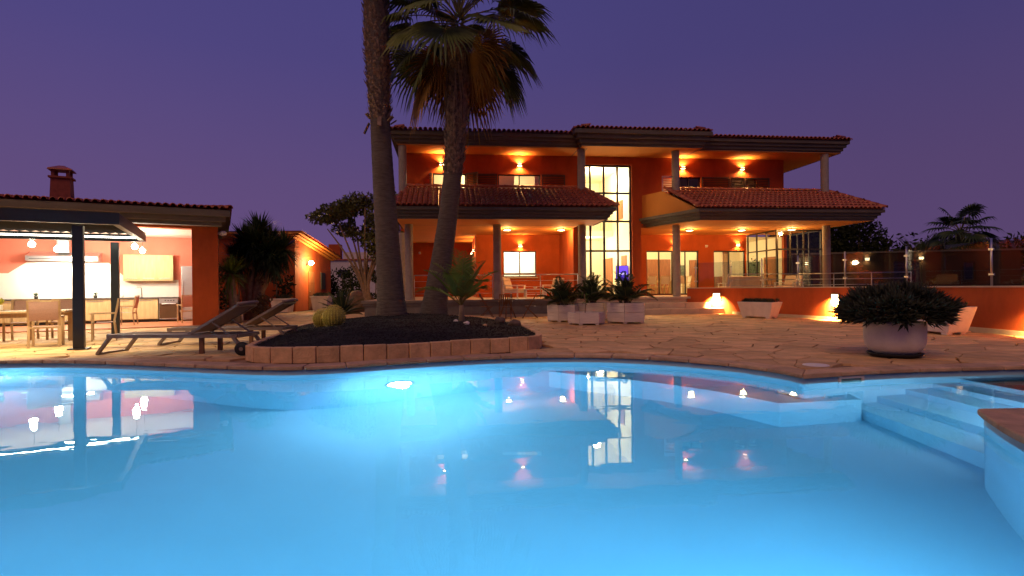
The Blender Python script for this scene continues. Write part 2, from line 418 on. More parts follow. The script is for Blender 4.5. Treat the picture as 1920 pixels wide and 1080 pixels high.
for p, poly in voronoi(-15, 11.5, -1.4, 26, .62):
    if inside(p, blk_pool) or inside(p, bed) or inside(p, wall_poly) or inside(p, terr_poly): continue
    A2 = []
    for k in range(len(poly)):
        a, b = Vector(poly[k-1]), Vector(poly[k]); d = (b-a).length
        A2.append(tuple(a))
        if d > .3: A2.append(tuple(a.lerp(b, .5)+Vector((random.uniform(-.02,.02), random.uniform(-.02,.02)))))
    cx = sum(q[0] for q in A2)/len(A2); cyy = sum(q[1] for q in A2)/len(A2)
    sh = []
    for q in A2:
        d = Vector((q[0]-cx, q[1]-cyy)); L = d.length
        if L < 1e-4: continue
        q2 = (cx+d.x*(1-.013/L), cyy+d.y*(1-.013/L))
        for blk in (blk_pool, bed):
            if inside(q2, blk): q2 = nearest_on(q2, blk)[0]
        sh.append(q2)
    ar = abs(sum(sh[i-1][0]*sh[i][1]-sh[i][0]*sh[i-1][1] for i in range(len(sh)))/2)
    if ar < .01: continue
    vis = 1 if (cyy > 6.5 and abs(cx)/max(cyy, .1) < .98) else 0
    hid = 1 if (cyy > 19 and cx < 5) or cyy > 21.5 else 0
    stones.append((vis*(1-.9*hid)*ar/max(cyy, .5)**3, cx, cyy, sh))
stones.sort(key=lambda s: -s[0])
rest = M()
for idx, (sc_, cx, cyy, sh) in enumerate(stones):
    h = random.uniform(-.004, .006); n = len(sh); tx, ty = random.uniform(-.006,.006), random.uniform(-.006,.006)
    top = [(x-cx, y-cyy, h+tx*(x-cx)+ty*(y-cyy)) for x, y in sh]; ins = [(x*.965, y*.965, z+.004) for x, y, z in top]
    bot = [(x, y, -.032) for x, y, z in top]
    vs_ = bot+top+ins; fs = []
    for i in range(n):
        j = (i+1) % n; fs += [(i, j, n+j, n+i), (n+i, n+j, 2*n+j, 2*n+i)]
    fs.append(tuple(range(2*n, 3*n)))
    if idx < 300:
        m_ = M().add(vs_, fs); m_.build('flagstone', 'stone', deck, loc=(cx, cyy, 0))
    else:
        rest.add([(x+cx, y+cyy, z) for x, y, z in vs_], fs)
rest.build('flagstone_field', 'stone_all', deck, kind='stuff')

# ---- pool basin
N = len(basin_line)
pm = M()
vs_ = [(x, y, -.036) for x, y in basin_line] + [(x, y, floor_z(x, y)-.02) for x, y in basin_line]
pm.add(vs_, [(N+i, i, (i+1) % N, N+(i+1) % N)[::1] for i in range(N)])
pool = bpy.data.objects.new('pool', pm.mesh('pool', True)); C.objects.link(pool); pool.data.materials.append(MT['pool']); pool['kind'] = 'structure'
# floor: fine grid clipped to the outline keeps the slope smooth
fm_ = M(); fs_ = .25; fid = {}
def fp(i, j):
    if (i, j) not in fid: fid[(i, j)] = len(fm_.v); x, y = -12+i*fs_, .4+j*fs_; fm_.v.append((x, y, floor_z(x, y)))
    return fid[(i, j)]
bl_big = offset_poly(basin_line, .3)
for i in range(80):
    for j in range(38):
        if inside((-12+(i+.5)*fs_, .4+(j+.5)*fs_), bl_big): fm_.f.append((fp(i,j), fp(i+1,j), fp(i+1,j+1), fp(i,j+1)))
fm_.build('pool_floor', 'pool', pool, smooth=True)
bench_poly = [(4.42, 7.14), (3.60, 6.92), (3.58, 7.40), (3.12, 8.12), (2.10, 8.92), (1.2, 9.2), (.6, 9.2), (1.3, 8.72), (2.2, 8.06), (2.82, 7.40), (3.28, 6.70), (4.36, 6.80)]
M().prism(list(reversed(bench_poly)) if False else bench_poly, -2.5, WATER-.90).build('bench', 'pool', pool, bevel=.02)
xs = [4.36, 4.81, 5.25, 5.66, 6.06]
for i, x in enumerate(xs):
    skew = .20
    x1 = xs[i+1] if i < 4 else 7.34
    poly = [(x+skew, 4.93), (x1+(skew if i < 4 else 0), 4.93), (x1, 7.46), (x, 7.46)]
    M().prism(poly, -2.5, WATER-1.50+.32*i).build('step', 'pool', pool, bevel=.015)
# water surface
mw, n, l, b = new_mat('pool_water')
n.clear()
o = n.new('ShaderNodeOutputMaterial')
g = n.new('ShaderNodeBsdfGlass'); g.inputs['IOR'].default_value = 1.333; g.inputs['Roughness'].default_value = 0; g.inputs[0].default_value = (.80, .95, 1, 1)
tcn = n.new('ShaderNodeTexCoord'); n1 = n.new('ShaderNodeTexNoise'); n1.inputs['Scale'].default_value = 1.6; n1.inputs['Detail'].default_value = 2.5
mpg = n.new('ShaderNodeMapping'); mpg.inputs['Scale'].default_value = (1, 1.4, 1)
bp = n.new('ShaderNodeBump'); bp.inputs['Strength'].default_value = .10; bp.inputs['Distance'].default_value = .02
l.new(tcn.outputs['Object'], mpg.inputs[0]); l.new(mpg.outputs[0], n1.inputs['Vector']); l.new(n1.outputs['Fac'], bp.inputs['Height']); l.new(bp.outputs[0], g.inputs['Normal'])
l.new(g.outputs[0], o.inputs[0])
vol = n.new('ShaderNodeVolumePrincipled'); vol.inputs['Color'].default_value = (.52, .84, .98, 1); vol.inputs['Density'].default_value = .075; vol.inputs['Anisotropy'].default_value = .35
l.new(vol.outputs[0], o.inputs['Volume'])
MT['water'] = mw
wlp = clean_offset(.10); wm_ = M().sheet([wlp], WATER); nw = len(wlp)
bt = M().sheet([wlp], -2.8); wm_.add(bt.v, [tuple(reversed(f)) for f in bt.f])
wm_.f += [(i, nw+i, nw+(i+1) % nw, (i+1) % nw) for i in range(nw)]
wm_.build('water', 'water', kind='structure')
# skimmer mouth in the pool wall
sk = Vector((4.43, 7.08)); skn = (Vector(outline[cuts[0]]) - sk)
def wall_frame(px, py):
    q, d = nearest_on((px, py), basin_line); best = None
    for i in range(N):
        a, b2 = Vector(basin_line[i]), Vector(basin_line[(i+1) % N]); mid = (a+b2)/2; dd = (mid-Vector(q)).length
        if best is None or dd < best[0]: best = (dd, (b2-a).normalized())
    e_ = best[1]; return Vector(q), math.atan2(e_.y, e_.x)     # local +y of this angle points into the pool
q, a = wall_frame(4.42, 7.12)
skim = thing('pool_skimmer', 'pale rectangular skimmer mouth set in the pool wall below the big round pot', 'skimmer', (q.x, q.y, 0), a)
m_ = M()
for x0, x1, z0, z1 in ((-.20,.20,-.075,-.045),(-.20,.20,-.22,-.19),(-.20,-.165,-.19,-.075),(.165,.20,-.19,-.075)): m_.box(x0, x1, -.01, .022, z0, z1)
m_.build('frame', 'white', skim)
M().box(-.165, .165, -.006, .004, -.19, -.075).build('weir_flap', mat('skimmer_flap', (.20, .36, .36), .5), skim)
# underwater lamps
def pool_lamp(px, py, depth, energy, label, lcol=(.165, .62, 1.0), far=False):
    q, a = wall_frame(px, py)
    t = thing('pool_lamp', label, 'pool light', (q.x, q.y, WATER-depth), a, 'underwater lamps in the pool walls')
    ring = M().lathe([(.19, 0), (.225, .0), (.225, .03), (.19, .04)], 24, caps=False); r_ = ring.build('trim_ring', 'white', t, True); r_.rotation_euler = (R(-90), 0, 0)
    ln = M().lathe([(.19, .005), (.165, .03), (.09, .045), (.01, .05)], 24).build('lens', 'glow_pool', t, True); ln.rotation_euler = (R(-90), 0, 0)
    if far: light('pool_lamp_light', 'POINT', (0, .22, 0), energy*3.6, lcol, t, shadow_soft_size=.1)
    else: light('pool_lamp_light', 'SPOT', (0, .08, 0), energy*5.6, lcol, t, rot=(R(83), 0, 0), spot_size=R(150), spot_blend=.9, shadow_soft_size=.15)
    return t
pool_lamp(-1.78, 8.57, 1.25, 62, 'round underwater lamp glowing in the far pool wall in front of the planting bed', (.36, .78, 1.0), True)
pool_lamp(-8.9, 9.2, 1.0, 45, 'round underwater lamp glowing in the far pool wall below the pergola', (.36, .78, 1.0), True)
for p_, e_, w_ in (((-4.0, .9), 135, 'second from the left'), ((-.3, .7), 138, 'straight below the camera'), ((2.5, 1.35), 190, 'at the right'), ((-10.6, 4.6), 150, 'farthest left'), ((5.0, 4.95), 11, 'added unseen to light the pool steps')):  # the last lamp is added out of view to brighten the steps
    pool_lamp(*p_, .30, e_, 'round underwater lamp in the near pool wall, '+w_)

# ---- planting bed: kerb blocks, black gravel, pebbles
gb = thing('garden_bed', 'kidney shaped planting bed of black gravel edged with sandstone blocks, palms growing in it', 'garden bed')
pts = resample(bed, .37); outb = offset_poly(pts, .0); inb = offset_poly(pts, -.11)
for i in range(len(pts)):
    j = (i+1) % len(pts); a, b2 = Vector(outb[i]), Vector(outb[j]); c_, d_ = Vector(inb[j]), Vector(inb[i]); g_ = .006
    e1 = (b2-a).normalized()*g_
    M().prism([tuple(a+e1), tuple(b2-e1), tuple(c_-e1), tuple(d_+e1)], -.02, .245+random.uniform(-.008, .008)).build('kerb_block', 'kerb', gb, bevel=.016)
inner = offset_poly(pts, -.10)
def bed_z(x, y):
    d = nearest_on((x, y), inner)[1]
    return .205 + .17*min(1, d/1.6) + .025*noise.noise(Vector((x*1.2, y*1.2, 0)))
gm = M(); step = .17; idx = {}
xs_ = [p[0] for p in inner]; ys_ = [p[1] for p in inner]
nx = int((max(xs_)-min(xs_))/step)+2; ny = int((max(ys_)-min(ys_))/step)+2
def gp(i, j):
    if (i, j) not in idx:
        p = (min(xs_)+i*step, min(ys_)+j*step)
        if not inside(p, inner): p = nearest_on(p, inner)[0]
        idx[(i, j)] = len(gm.v); gm.v.append((p[0], p[1], bed_z(*p)+random.uniform(-.012, .012)))
    return idx[(i, j)]
for i in range(nx):
    for j in range(ny):
        c4 = [(min(xs_)+(i+a)*step, min(ys_)+(j+b2)*step) for a, b2 in ((0,0),(1,0),(1,1),(0,1))]
        if any(inside(c, inner) for c in c4): gm.f.append((gp(i,j), gp(i+1,j), gp(i+1,j+1), gp(i,j+1)))
gm.build('gravel_mound', 'gravel', gb)
pb = M(); cnt = 0
while cnt < 6500:
    x = random.uniform(min(xs_), max(xs_)); y = random.uniform(min(ys_), max(ys_))
    if y > 12.5 and random.random() < .6: continue
    if not inside((x, y), inner): continue
    r = random.uniform(.008, .022); z = bed_z(x, y)+r*.3; cnt += 1
    o6 = [(r*random.uniform(.7,1.3),0,0),(0,r*random.uniform(.7,1.3),0),(-r,0,0),(0,-r,0),(0,0,r*.8),(0,0,-r)]
    a = random.random()*6
    pb.add([(x+rot2(p, a)[0], y+rot2(p, a)[1], z+p[2]) for p in o6], [(0,1,4),(1,2,4),(2,3,4),(3,0,4)])
pb.build('gravel', 'gravel', gb, kind='stuff')
def rock(x, y, r, m, label):
    bm = bmesh.new(); bmesh.ops.create_icosphere(bm, subdivisions=3, radius=r)
    sd = random.random()*50
    for v in bm.verts:
        v.co *= 1+.35*noise.noise(v.co/r*1.3+Vector((sd, 0, 0))); v.co.z *= .7
    me = bpy.data.meshes.new('rock'); bm.to_mesh(me); bm.free(); me.materials.append(MT[m])
    for p in me.polygons: p.use_smooth = True
    o = bpy.data.objects.new('rock', me); C.objects.link(o); o.location = (x, y, bed_z(x, y)+r*.3)
    return tag(o, label, 'rock')
for x, y, r, m, lb in ((-1.02, 12.1, .065, 'concrete', 'small pale round stone on black gravel in front of the young palm'),
    (-1.32, 12.7, .05, 'concrete', 'small whitish stone on black gravel touching the foot of the young palm'),
    (-.32, 14.2, .16, 'brown_bark', 'brown rounded lava stone near the right back edge of the gravel bed'),
    (.05, 13.3, .15, 'brown_bark', 'dark brown lava stone nearest the right end of the gravel bed'),
    (-.62, 12.3, .045, 'kerb', 'tiny tan stone on black gravel right of the young palm')):
    rock(x, y, r, m, lb)
# flat white disc on the deck
sl = M().lathe([(.17, .012), (.17, .022), (.155, .026), (.0001, .027)], 28).build('white_disc', 'white', smooth=True, loc=(4.28, 7.68, 0))
tag(sl, 'flat round white disc on the flagstones near the pool corner', 'lid')
# distant hill
hm = M(); hv = []
nseg = 60
for k in range(nseg+1):
    a = R(90) - R(28) - R(34)*k/nseg; d = 900; x, y = d*math.cos(a), d*math.sin(a)
    hgt = 62*(math.sin(math.pi*min(1, k/nseg*1.15+.02))**.7)+6*noise.noise(Vector((k*.21, 3, 0)))
    hv.append((x, y, hgt))
vs_ = []
for x, y, h in hv: vs_ += [(x, y, -2), (x*1.12, y*1.12, max(2, h)), (x*1.5, y*1.5, -2)]
hm.add(vs_, [(i*3+a_, i*3+3+a_, i*3+4+a_, i*3+1+a_) for i in range(nseg) for a_ in (0, 1)])
hm.build('hill', 'hill', smooth=True, kind='structure')
# ================================================================ VILLA
villa = thing('villa', 'two storey terracotta villa with tiled porch roofs, stone columns and lit windows', 'house', (HO[0], HO[1], 0), HY)
TZ = .70            # terrace level
def wall_open(m, a0, a1, z0, z1, t, th, ops, axis='s'):
    """wall slab with rectangular openings; axis 's' runs along local x, 't' along local y"""
    us = sorted({a0, a1, *[o[0] for o in ops], *[o[1] for o in ops]}); zs = sorted({z0, z1, *[o[2] for o in ops], *[o[3] for o in ops]})
    def hole(u, z): return any(o[0] < u < o[1] and o[2] < z < o[3] for o in ops)
    def P(u, w, z): return (u, w, z) if axis == 's' else (w, u, z)
    for i in range(len(us)-1):
        for j in range(len(zs)-1):
            u0, u1, w0, w1 = us[i], us[i+1], zs[j], zs[j+1]
            if hole((u0+u1)/2, (w0+w1)/2): continue
            m.add([P(u0,t,w0),P(u1,t,w0),P(u1,t,w1),P(u0,t,w1),P(u0,t+th,w0),P(u1,t+th,w0),P(u1,t+th,w1),P(u0,t+th,w1)], [(0,1,2,3),(4,7,6,5)])
    for o in ops + [(a0, a1, z0, z1)]:
        u0, u1, w0, w1 = o
        m.add([P(u0,t,w0),P(u1,t,w0),P(u1,t,w1),P(u0,t,w1),P(u0,t+th,w0),P(u1,t+th,w0),P(u1,t+th,w1),P(u0,t+th,w1)],
              [(0,4,5,1),(1,5,6,2),(2,6,7,3),(3,7,4,0)])
    return m
def window(parent, s0, s1, z0, z1, t, cols, rows, fw=.05, name='window', axis='s', zlines=None, ulines=None, glass='glass', dep=.06):
    """frame mesh with one pane object per light"""
    us = ulines or [s0+(s1-s0)*i/cols for i in range(cols+1)]; zs = zlines or [z0+(z1-z0)*i/rows for i in range(rows+1)]
    m = M()
    def bx(u0, u1, w0, w1, z0_, z1_):
        m.box(u0, u1, w0, w1, z0_, z1_) if axis == 's' else m.box(w0, w1, u0, u1, z0_, z1_)
    for i, u in enumerate(us):
        a, b = (u, u+fw) if i == 0 else (u-fw, u) if i == len(us)-1 else (u-fw/2, u+fw/2)
        bx(a, b, t, t+dep, zs[0], zs[-1])
    for i, z in enumerate(zs):
        a, b = (z, z+fw) if i == 0 else (z-fw, z) if i == len(zs)-1 else (z-fw/2, z+fw/2)
        for k in range(len(us)-1): bx(us[k]+fw/2+.001, us[k+1]-fw/2-.001, t+.002, t+dep-.002, a, b)
    f = m.build(name, 'dark_frame', parent)
    for i in range(len(us)-1):
        for j in range(len(zs)-1):
            p = M(); u0, u1, w0, w1 = us[i]+fw*.4, us[i+1]-fw*.4, zs[j]+fw*.4, zs[j+1]-fw*.4; tt = t+dep/2
            q = [(u0,tt,w0),(u1,tt,w0),(u1,tt,w1),(u0,tt,w1)] if axis == 's' else [(tt,u0,w0),(tt,u1,w0),(tt,u1,w1),(tt,u0,w1)]
            p.add(q, [(0,1,2,3)]); p.build('pane', glass, f)
    return f
# ---- terrace and steps (setting)
terrace = thing('x', 'x', 'x', (HO[0], HO[1], 0), HY)
for k in ('label', 'category'): del terrace[k]
terrace.name = 'terrace'; terrace['kind'] = 'structure'
wp_h = [rot2((x-HO[0], y-HO[1]), -HY) for x, y in wall_pts]
tp = [(-5.85, -.75), (2.55, -.75), (2.55, -.35), (7.42, -.35), (7.42, .35)] + [(x+.13, y+.05) for x, y in wp_h[2:]] + [(17, -13), (17, 10), (-5.85, 10)]
tm = M(); tm.sheet([tp], TZ); n0 = len(tp)
vs_ = [(x, y, TZ-.001) for x, y in tp]+[(x, y, -.03) for x, y in tp]; tm.add(vs_, [(i, n0+i, n0+(i+1) % n0, (i+1) % n0) for i in range(n0)])
tm.build('slab', 'terrace', terrace)
lip = M()
for d0, z0, z1 in ((.14, .60, .695), (.08, .50, .60), (.02, .10, .50)):
    lip.box(-5.85-d0, 2.54, -.75-d0, -.752, z0+.001, z1); lip.box(-5.85-d0, -5.852, -.751, 9, z0+.001, z1)
lip.build('terrace_edge', 'plinth', terrace)
for d, z1, s1 in ((.42, .467, 8.35), (.84, .233, 8.86)):
    n_ = 5; x0 = 2.56
    for i in range(n_):
        a = x0+(s1-x0)*i/n_; b = x0+(s1-x0)*(i+1)/n_
        M().box(a+.004, b-.004, -.35-d, -.352-d+.42 if d > .5 else -.352, -.03, z1).build('step', 'step', terrace, bevel=.012)
for i in range(5):
    a = 2.56+(7.6-2.56)*i/5; b = 2.56+(7.6-2.56)*(i+1)/5
    M().box(a+.004, b-.004, -.40, .05, .62, .712).build('step', 'step', terrace, bevel=.01)
M().box(7.43, 8.35, -.352, .1, -.03, .466).build('step', 'step', terrace)
# ---- columns
def column(s, t, z0, z1, r=.165):
    m = M().lathe([(r, z0), (r, z1)], 24, (s, t, 0)); m.build('column', 'column', villa, True).modifiers.new('e', 'EDGE_SPLIT')
for s in (-4.2, -.6, 3.0, 7.15, 14.15): column(s, 0, TZ, 3.80)
for s in (-4.42, 3.0, 7.15, 14.1): column(s, 0, 4.4, 6.99)
column(-4.75, 3.6, TZ, 3.80); column(-5.0, 8.9, TZ, 3.8)
# ---- walls
w = M()
UP = 6.97
W1 = (-3.24, -1.82, 4.85, 6.13); W2 = (-.42, 1.47, 4.85, 6.13); WS = (3.10, 5.62, TZ+.02, 6.63); W3 = (7.77, 8.88, 4.85, 6.12); W4 = (10.3, 11.6, 4.85, 6.12)
wall_open(w, -4.55, 2.90, 3.80, UP, 1.2, .25, [W1, W2])
wall_open(w, 2.90, 6.02, TZ, UP, 1.2, .25, [WS])
wall_open(w, 6.02, 12.93, 3.80, UP, 1.2, .25, [W3, W4])
W5 = (.08, 1.73, 1.69, 2.97); DA = (7.4, 10.2, TZ+.02, 2.97); DB = (11.0, 12.76, TZ+.02, 2.97)
wall_open(w, -1.0, 2.90, TZ, 3.80, 4.2, .25, [W5])
wall_open(w, 6.02, 12.80, TZ, 3.80, 4.2, .25, [DA, DB])
W6 = (-3.5, -2.6, 1.6, 2.75)
wall_open(w, -5.3, -1.0, TZ, 3.80, 9.0, .25, [W6])
w.box(-1.25, -1.001, 4.201, 8.999, TZ, 3.80)                 # side wall of the deep left porch
w.box(2.901, 3.10, 1.451, 9.2, TZ, UP)                         # hall sides
w.box(5.80, 6.019, 1.451, 9.2, TZ, UP)
w.box(-4.55, -4.30, 1.451, 9.2, 3.81, UP); w.box(12.68, 12.93, 1.451, 9.2, 3.81, UP)
w.box(-5.3, 15.2, 9.3, 9.5, TZ, UP)
w.box(14.95, 15.2, 4.3, 9.3, TZ, 3.80)
w.build('wall', 'terracotta', villa)
# window reveals / surrounds slightly proud
for (a, b, c, d), t in ((W2, 1.2), (W1, 1.2)): M().box(a-.03, b+.03, t-.025, t-.002, c-.06, c).build('window_sill', 'step', villa)
for (a, b, c, d), t in ((W5, 4.2),): M().box(a-.06, b+.06, t-.08, t-.002, c-.06, c-.002).build('window_sill', 'step', villa)
# ---- soffits
sf = M()
sf.box(-4.55, 3.5, -1.8, .2, 3.78, 3.80); sf.box(-4.55, 2.895, .201, 4.195, 3.78, 3.80); sf.box(-5.2, -1.255, 4.196, 8.99, 3.78, 3.80)
sf.prism([(7.35, -1.8), (14.9, -1.8), (14.9, 1.15), (6.22, 1.15)], 3.78, 3.80); sf.box(6.03, 14.94, 1.151, 4.195, 3.78, 3.80)
sf.box(-4.6, 14.7, -.2, 1.195, 6.97, 6.99); sf.box(12.94, 14.7, 1.196, 9.25, 6.97, 6.99); sf.box(2.92, 8.1, -.6, -.201, 6.97, 6.99)
sf.build('soffit', 'soffit', villa)
# ---- cornices
def cornice(poly, prof):
    m = M(); loops = [[(x, y, z) for x, y in offset_poly(poly, o)] for o, z in prof]; n_ = len(poly)
    vs_ = [p for lp in loops for p in lp]; fs = []
    for i in range(len(loops)-1):
        for k in range(n_): fs.append((i*n_+k, i*n_+(k+1) % n_, (i+1)*n_+(k+1) % n_, (i+1)*n_+k))
    fs.append(tuple(range((len(loops)-1)*n_, len(loops)*n_)))
    m.add(vs_, fs); return m.build('cornice', 'cornice', villa)
lowp = [(0, 3.775), (.03, 3.775), (.03, 3.86), (.10, 3.865), (.10, 3.97), (.19, 3.98), (.19, 4.08), (.29, 4.09), (.29, 4.21)]
L_poly = [(-4.62, -1.8), (3.55, -1.8), (3.55, .2), (-4.62, .2)]
R_poly = [(7.38, -1.8), (14.92, -1.8), (14.92, 1.1), (6.28, 1.1)]
cornice(L_poly, lowp); cornice(R_poly, lowp)
upp = [(0, 6.965), (.03, 6.965), (.03, 7.06), (.10, 7.065), (.10, 7.19), (.19, 7.20), (.19, 7.32), (.28, 7.33), (.28, 7.47)]
cenp = [(0, 6.963), (.03, 6.963), (.03, 7.07), (.12, 7.075), (.12, 7.23), (.24, 7.24), (.24, 7.40), (.36, 7.41), (.36, 7.57)]
UL = [(-4.62, -.15), (3.2, -.15), (3.2, 9.4), (-4.62, 9.4)]; UR = [(8.0, -.15), (14.72, -.15), (14.72, 9.4), (8.0, 9.4)]; UC = [(2.88, -.6), (8.02, -.6), (8.02, 9.3), (2.88, 9.3)]
cornice(UL, upp); cornice(UR, upp); cornice(UC, cenp)
# ---- roofs
def planes(m, tris):
    for t_ in tris: m.add(t_, [tuple(range(len(t_)))])
roofs = M()
EL = offset_poly(L_poly, .31); ER = offset_poly(R_poly, .31)
TL = [(-4.25, .08, 5.30), (3.05, .08, 5.30)]; zE = 4.235
planes(roofs, [[(*EL[0], zE), (*EL[1], zE), TL[1], TL[0]], [(*EL[1], zE), (*EL[2], zE), TL[1]], [(*EL[3], zE), (*EL[0], zE), TL[0]], [(*EL[2], zE), (*EL[3], zE), TL[0], TL[1]]])
TRr = [(6.72, .08, 5.30), (14.25, .08, 5.30)]
planes(roofs, [[(*ER[0], zE), (*ER[1], zE), TRr[1], TRr[0]], [(*ER[1], zE), (*ER[2], zE), TRr[1]]])
def hip(m, poly, z, rise, inset):
    (x0, y0), (x1, _), (_, y1), _ = offset_poly(poly, .33); ym = (y0+y1)/2
    a, b = (x0+inset, ym, z+rise), (x1-inset, ym, z+rise)
    planes(m, [[(x0,y0,z),(x1,y0,z),b,a], [(x1,y0,z),(x1,y1,z),b], [(x1,y1,z),(x0,y1,z),a,b], [(x0,y1,z),(x0,y0,z),a]])
hip(roofs, UL, 7.49, .85, 3.5); hip(roofs, UR, 7.49, .85, 3.2); hip(roofs, UC, 7.59, .8, 2.5)
roof = roofs.build('roof', 'tile_all', villa)
# side wall of the right porch roof and balcony parapets
pw = M()
a0, a1 = Vector(offset_poly(R_poly, .16)[0]), Vector(offset_poly(R_poly, .16)[3])
d_ = (a1-a0).normalized(); nrm = Vector((d_.y, -d_.x))*-1
A = a0+d_*.15; B = Vector((6.72, .08))+Vector((-.02, 0)); Bt = a0+d_*((B-a0).dot(d_)); E_ = a0+d_*((1.19-a0.y)/d_.y)
thk = Vector((.14, .05))
q = [(A, 4.20, 4.26), (Bt, 4.20, 5.24), (E_, 4.20, 5.24)]
for i in range(2):
    (p0, z0, z1), (p1, y0, y1) = q[i], q[i+1]
    vs_ = [(*p0, z0), (*p1, y0), (*p1, y1), (*p0, z1)]; vs_ += [(x+thk.x, y+thk.y, z) for x, y, z in vs_]
    pw.add(vs_, [(0,3,2,1), (4,5,6,7), (0,1,5,4), (3,7,6,2), (1,2,6,5), (0,4,7,3)])
pw.build('side_parapet', 'yellow_lit', villa)
bp_ = M()
bp_.box(-4.3, 2.85, .10, .24, 3.82, 5.22); bp_.box(6.9, 14.3, .10, .24, 3.82, 5.22); bp_.box(-4.5, 2.89, .241, 1.19, 4.22, 4.30); bp_.box(6.5, 14.3, .241, 1.19, 4.22, 4.30)
bp_.build('balcony_parapet', 'terracotta', villa)
# ---- barrel tiles
def barrel(L, r0, r1, seg=5):
    m = M(); vs_ = []; fs = []
    for y, r in ((0, r0), (L, r1)):
        for rr, dz in ((r, 0), (r-.024, 0)):
            for k in range(seg+1):
                t_ = math.pi*k/seg; vs_.append((rr*math.cos(t_), y, rr*math.sin(t_)))
    n_ = seg+1
    for k in range(seg): fs += [(k, k+1, 2*n_+k+1, 2*n_+k), (k, n_+k, n_+k+1, k+1)]
    return m.add(vs_, fs)
tile_me = barrel(.40, .088, .070).mesh('tile', True); tile_me.materials.append(MT['tile'])
tile_src = barrel(.40, .088, .070)
def tile_frames(p00, p10, top_fn, width_dir, up_dir, n_cols, n_rows, dx, dy): pass
all_tiles = []
def tile_field(o, e, upv, ncol, nrow, dx, dy, ok, prio):
    """o: eave start, e: unit along the eave, upv: unit up the slope"""
    o, e, upv = Vector(o), Vector(e).normalized(), Vector(upv).normalized(); nn = e.cross(upv).normalized()
    for j in range(nrow):
        for i in range(ncol):
            p = o+e*((i+.5)*dx)+upv*(j*dy-.05)
            if not ok(p+upv*.15): continue
            tilt = (upv - nn*.10 + e*random.uniform(-.015, .015)).normalized(); ee = (e - tilt*e.dot(tilt)).normalized(); n2 = ee.cross(tilt)
            mtx = Matrix((ee, tilt, n2)).transposed().to_4x4(); mtx.translation = p+nn*random.uniform(.035, .045)
            all_tiles.append((prio(i, j), mtx))
def in_tri(p, poly): return inside((p.x, p.y), poly)
uf = (Vector(TL[0])-Vector((TL[0][0], EL[0][1], zE))).normalized()
polyL = [EL[0], EL[1], TL[1][:2], TL[0][:2]]
tile_field((EL[0][0], EL[0][1], zE), (1,0,0), uf, 45, 8, .197, .335, lambda p: in_tri(p, polyL), lambda i, j: 10-j)
polyR = [ER[0], ER[1], TRr[1][:2], TRr[0][:2]]
tile_field((ER[0][0]-.9, ER[0][1], zE), (1,0,0), uf, 48, 8, .197, .335, lambda p: in_tri(p, polyR), lambda i, j: 9.5-j)
# right hip of the left porch roof, right hip of the right porch roof
def hip_side(E1, E2, T):
    up_ = Vector((T[0], (E1[1]+E2[1])/2, T[2]))-Vector((E1[0], (E1[1]+E2[1])/2, zE))
    tile_field((E1[0], E1[1], zE), (0,1,0), up_, int((E2[1]-E1[1])/.2), 7, .197, .335, lambda p: in_tri(p, [E1, E2, T[:2]]), lambda i, j: 1)
hip_side(EL[1], EL[2], TL[1]); hip_side(ER[1], ER[2], TRr[1])
# verge tiles up the left edge of the right porch roof
v0 = Vector((*ER[0], zE+.05)); v1 = Vector((*TRr[0][:2], TRr[0][2]+.05)); dv = (v1-v0).normalized(); hv_ = dv.cross(Vector((0,0,1))).normalized()
for k in range(8):
    p = v0+(v1-v0)*(k/8); n2 = hv_.cross(dv)
    mtx = Matrix((hv_*1.25, dv, n2*1.25)).transposed().to_4x4(); mtx.translation = p+Vector((0,0,.02)); all_tiles.append((20, mtx))
# hip and top cap tiles
for a, b in (((*EL[1], zE), TL[1]), ((*ER[1], zE), TRr[1]), (TL[0], TL[1]), (TRr[0], TRr[1])):
    a, b = Vector(a), Vector(b); L = (b-a).length; d2 = (b-a).normalized(); h2 = d2.cross(Vector((0,0,1))).normalized(); n2 = h2.cross(d2)
    for k in range(int(L/.36)):
        mtx = Matrix((h2*1.2, d2, n2*1.2)).transposed().to_4x4(); mtx.translation = a+d2*(k*.36)+n2*.05; all_tiles.append((.5, mtx))
# eave rows of the three upper roofs
for poly, z, rise in ((UL, 7.49, .85), (UR, 7.49, .85), (UC, 7.59, .8)):
    (x0, y0), (x1, _), (_, y1), _ = offset_poly(poly, .33); sl = Vector((0, (y1-y0)/2, rise)).normalized()
    tile_field((x0, y0, z), (1,0,0), sl, int((x1-x0)/.197), 3, .197, .335, lambda p: True, lambda i, j: 2-j)
    tile_field((x1, y0, z), (0,1,0), (-3, 0, rise), 8, 2, .197, .335, lambda p: True, lambda i, j: 0)
    tile_field((x0, y0+1.6, z), (0,-1,0), (3, 0, rise), 8, 2, .197, .335, lambda p: True, lambda i, j: 0)
all_tiles.sort(key=lambda q: -q[0])
tf = M()
for k, (pr_, mtx) in enumerate(all_tiles):
    if k < 300:
        o = bpy.data.objects.new('tile', tile_me); C.objects.link(o); o.parent = roof; o.matrix_local = mtx
    else: tf.add([mtx @ Vector(v) for v in tile_src.v], tile_src.f)
tf.build('tile_field', 'tile_all', roof, True, kind='stuff')
# ---- windows
window(villa, *W1, 1.28, 2, 1); window(villa, *W2, 1.28, 2, 1)
window(villa, *WS, 1.34, 4, 4, fw=.085, name='stair_window', zlines=[TZ+.02, 2.77, 4.10, 5.37, 6.63])
window(villa, *W5, 4.30, 2, 2, zlines=[1.69, 1.86, 2.97]); window(villa, *W6, 9.08, 1, 1)
window(villa, *DA, 4.30, 4, 1, fw=.06, name='sliding_door'); window(villa, *DB, 4.30, 2, 1, fw=.07, name='sliding_door')
window(villa, *W3, 1.28, 2, 1); window(villa, *W4, 1.28, 2, 1)
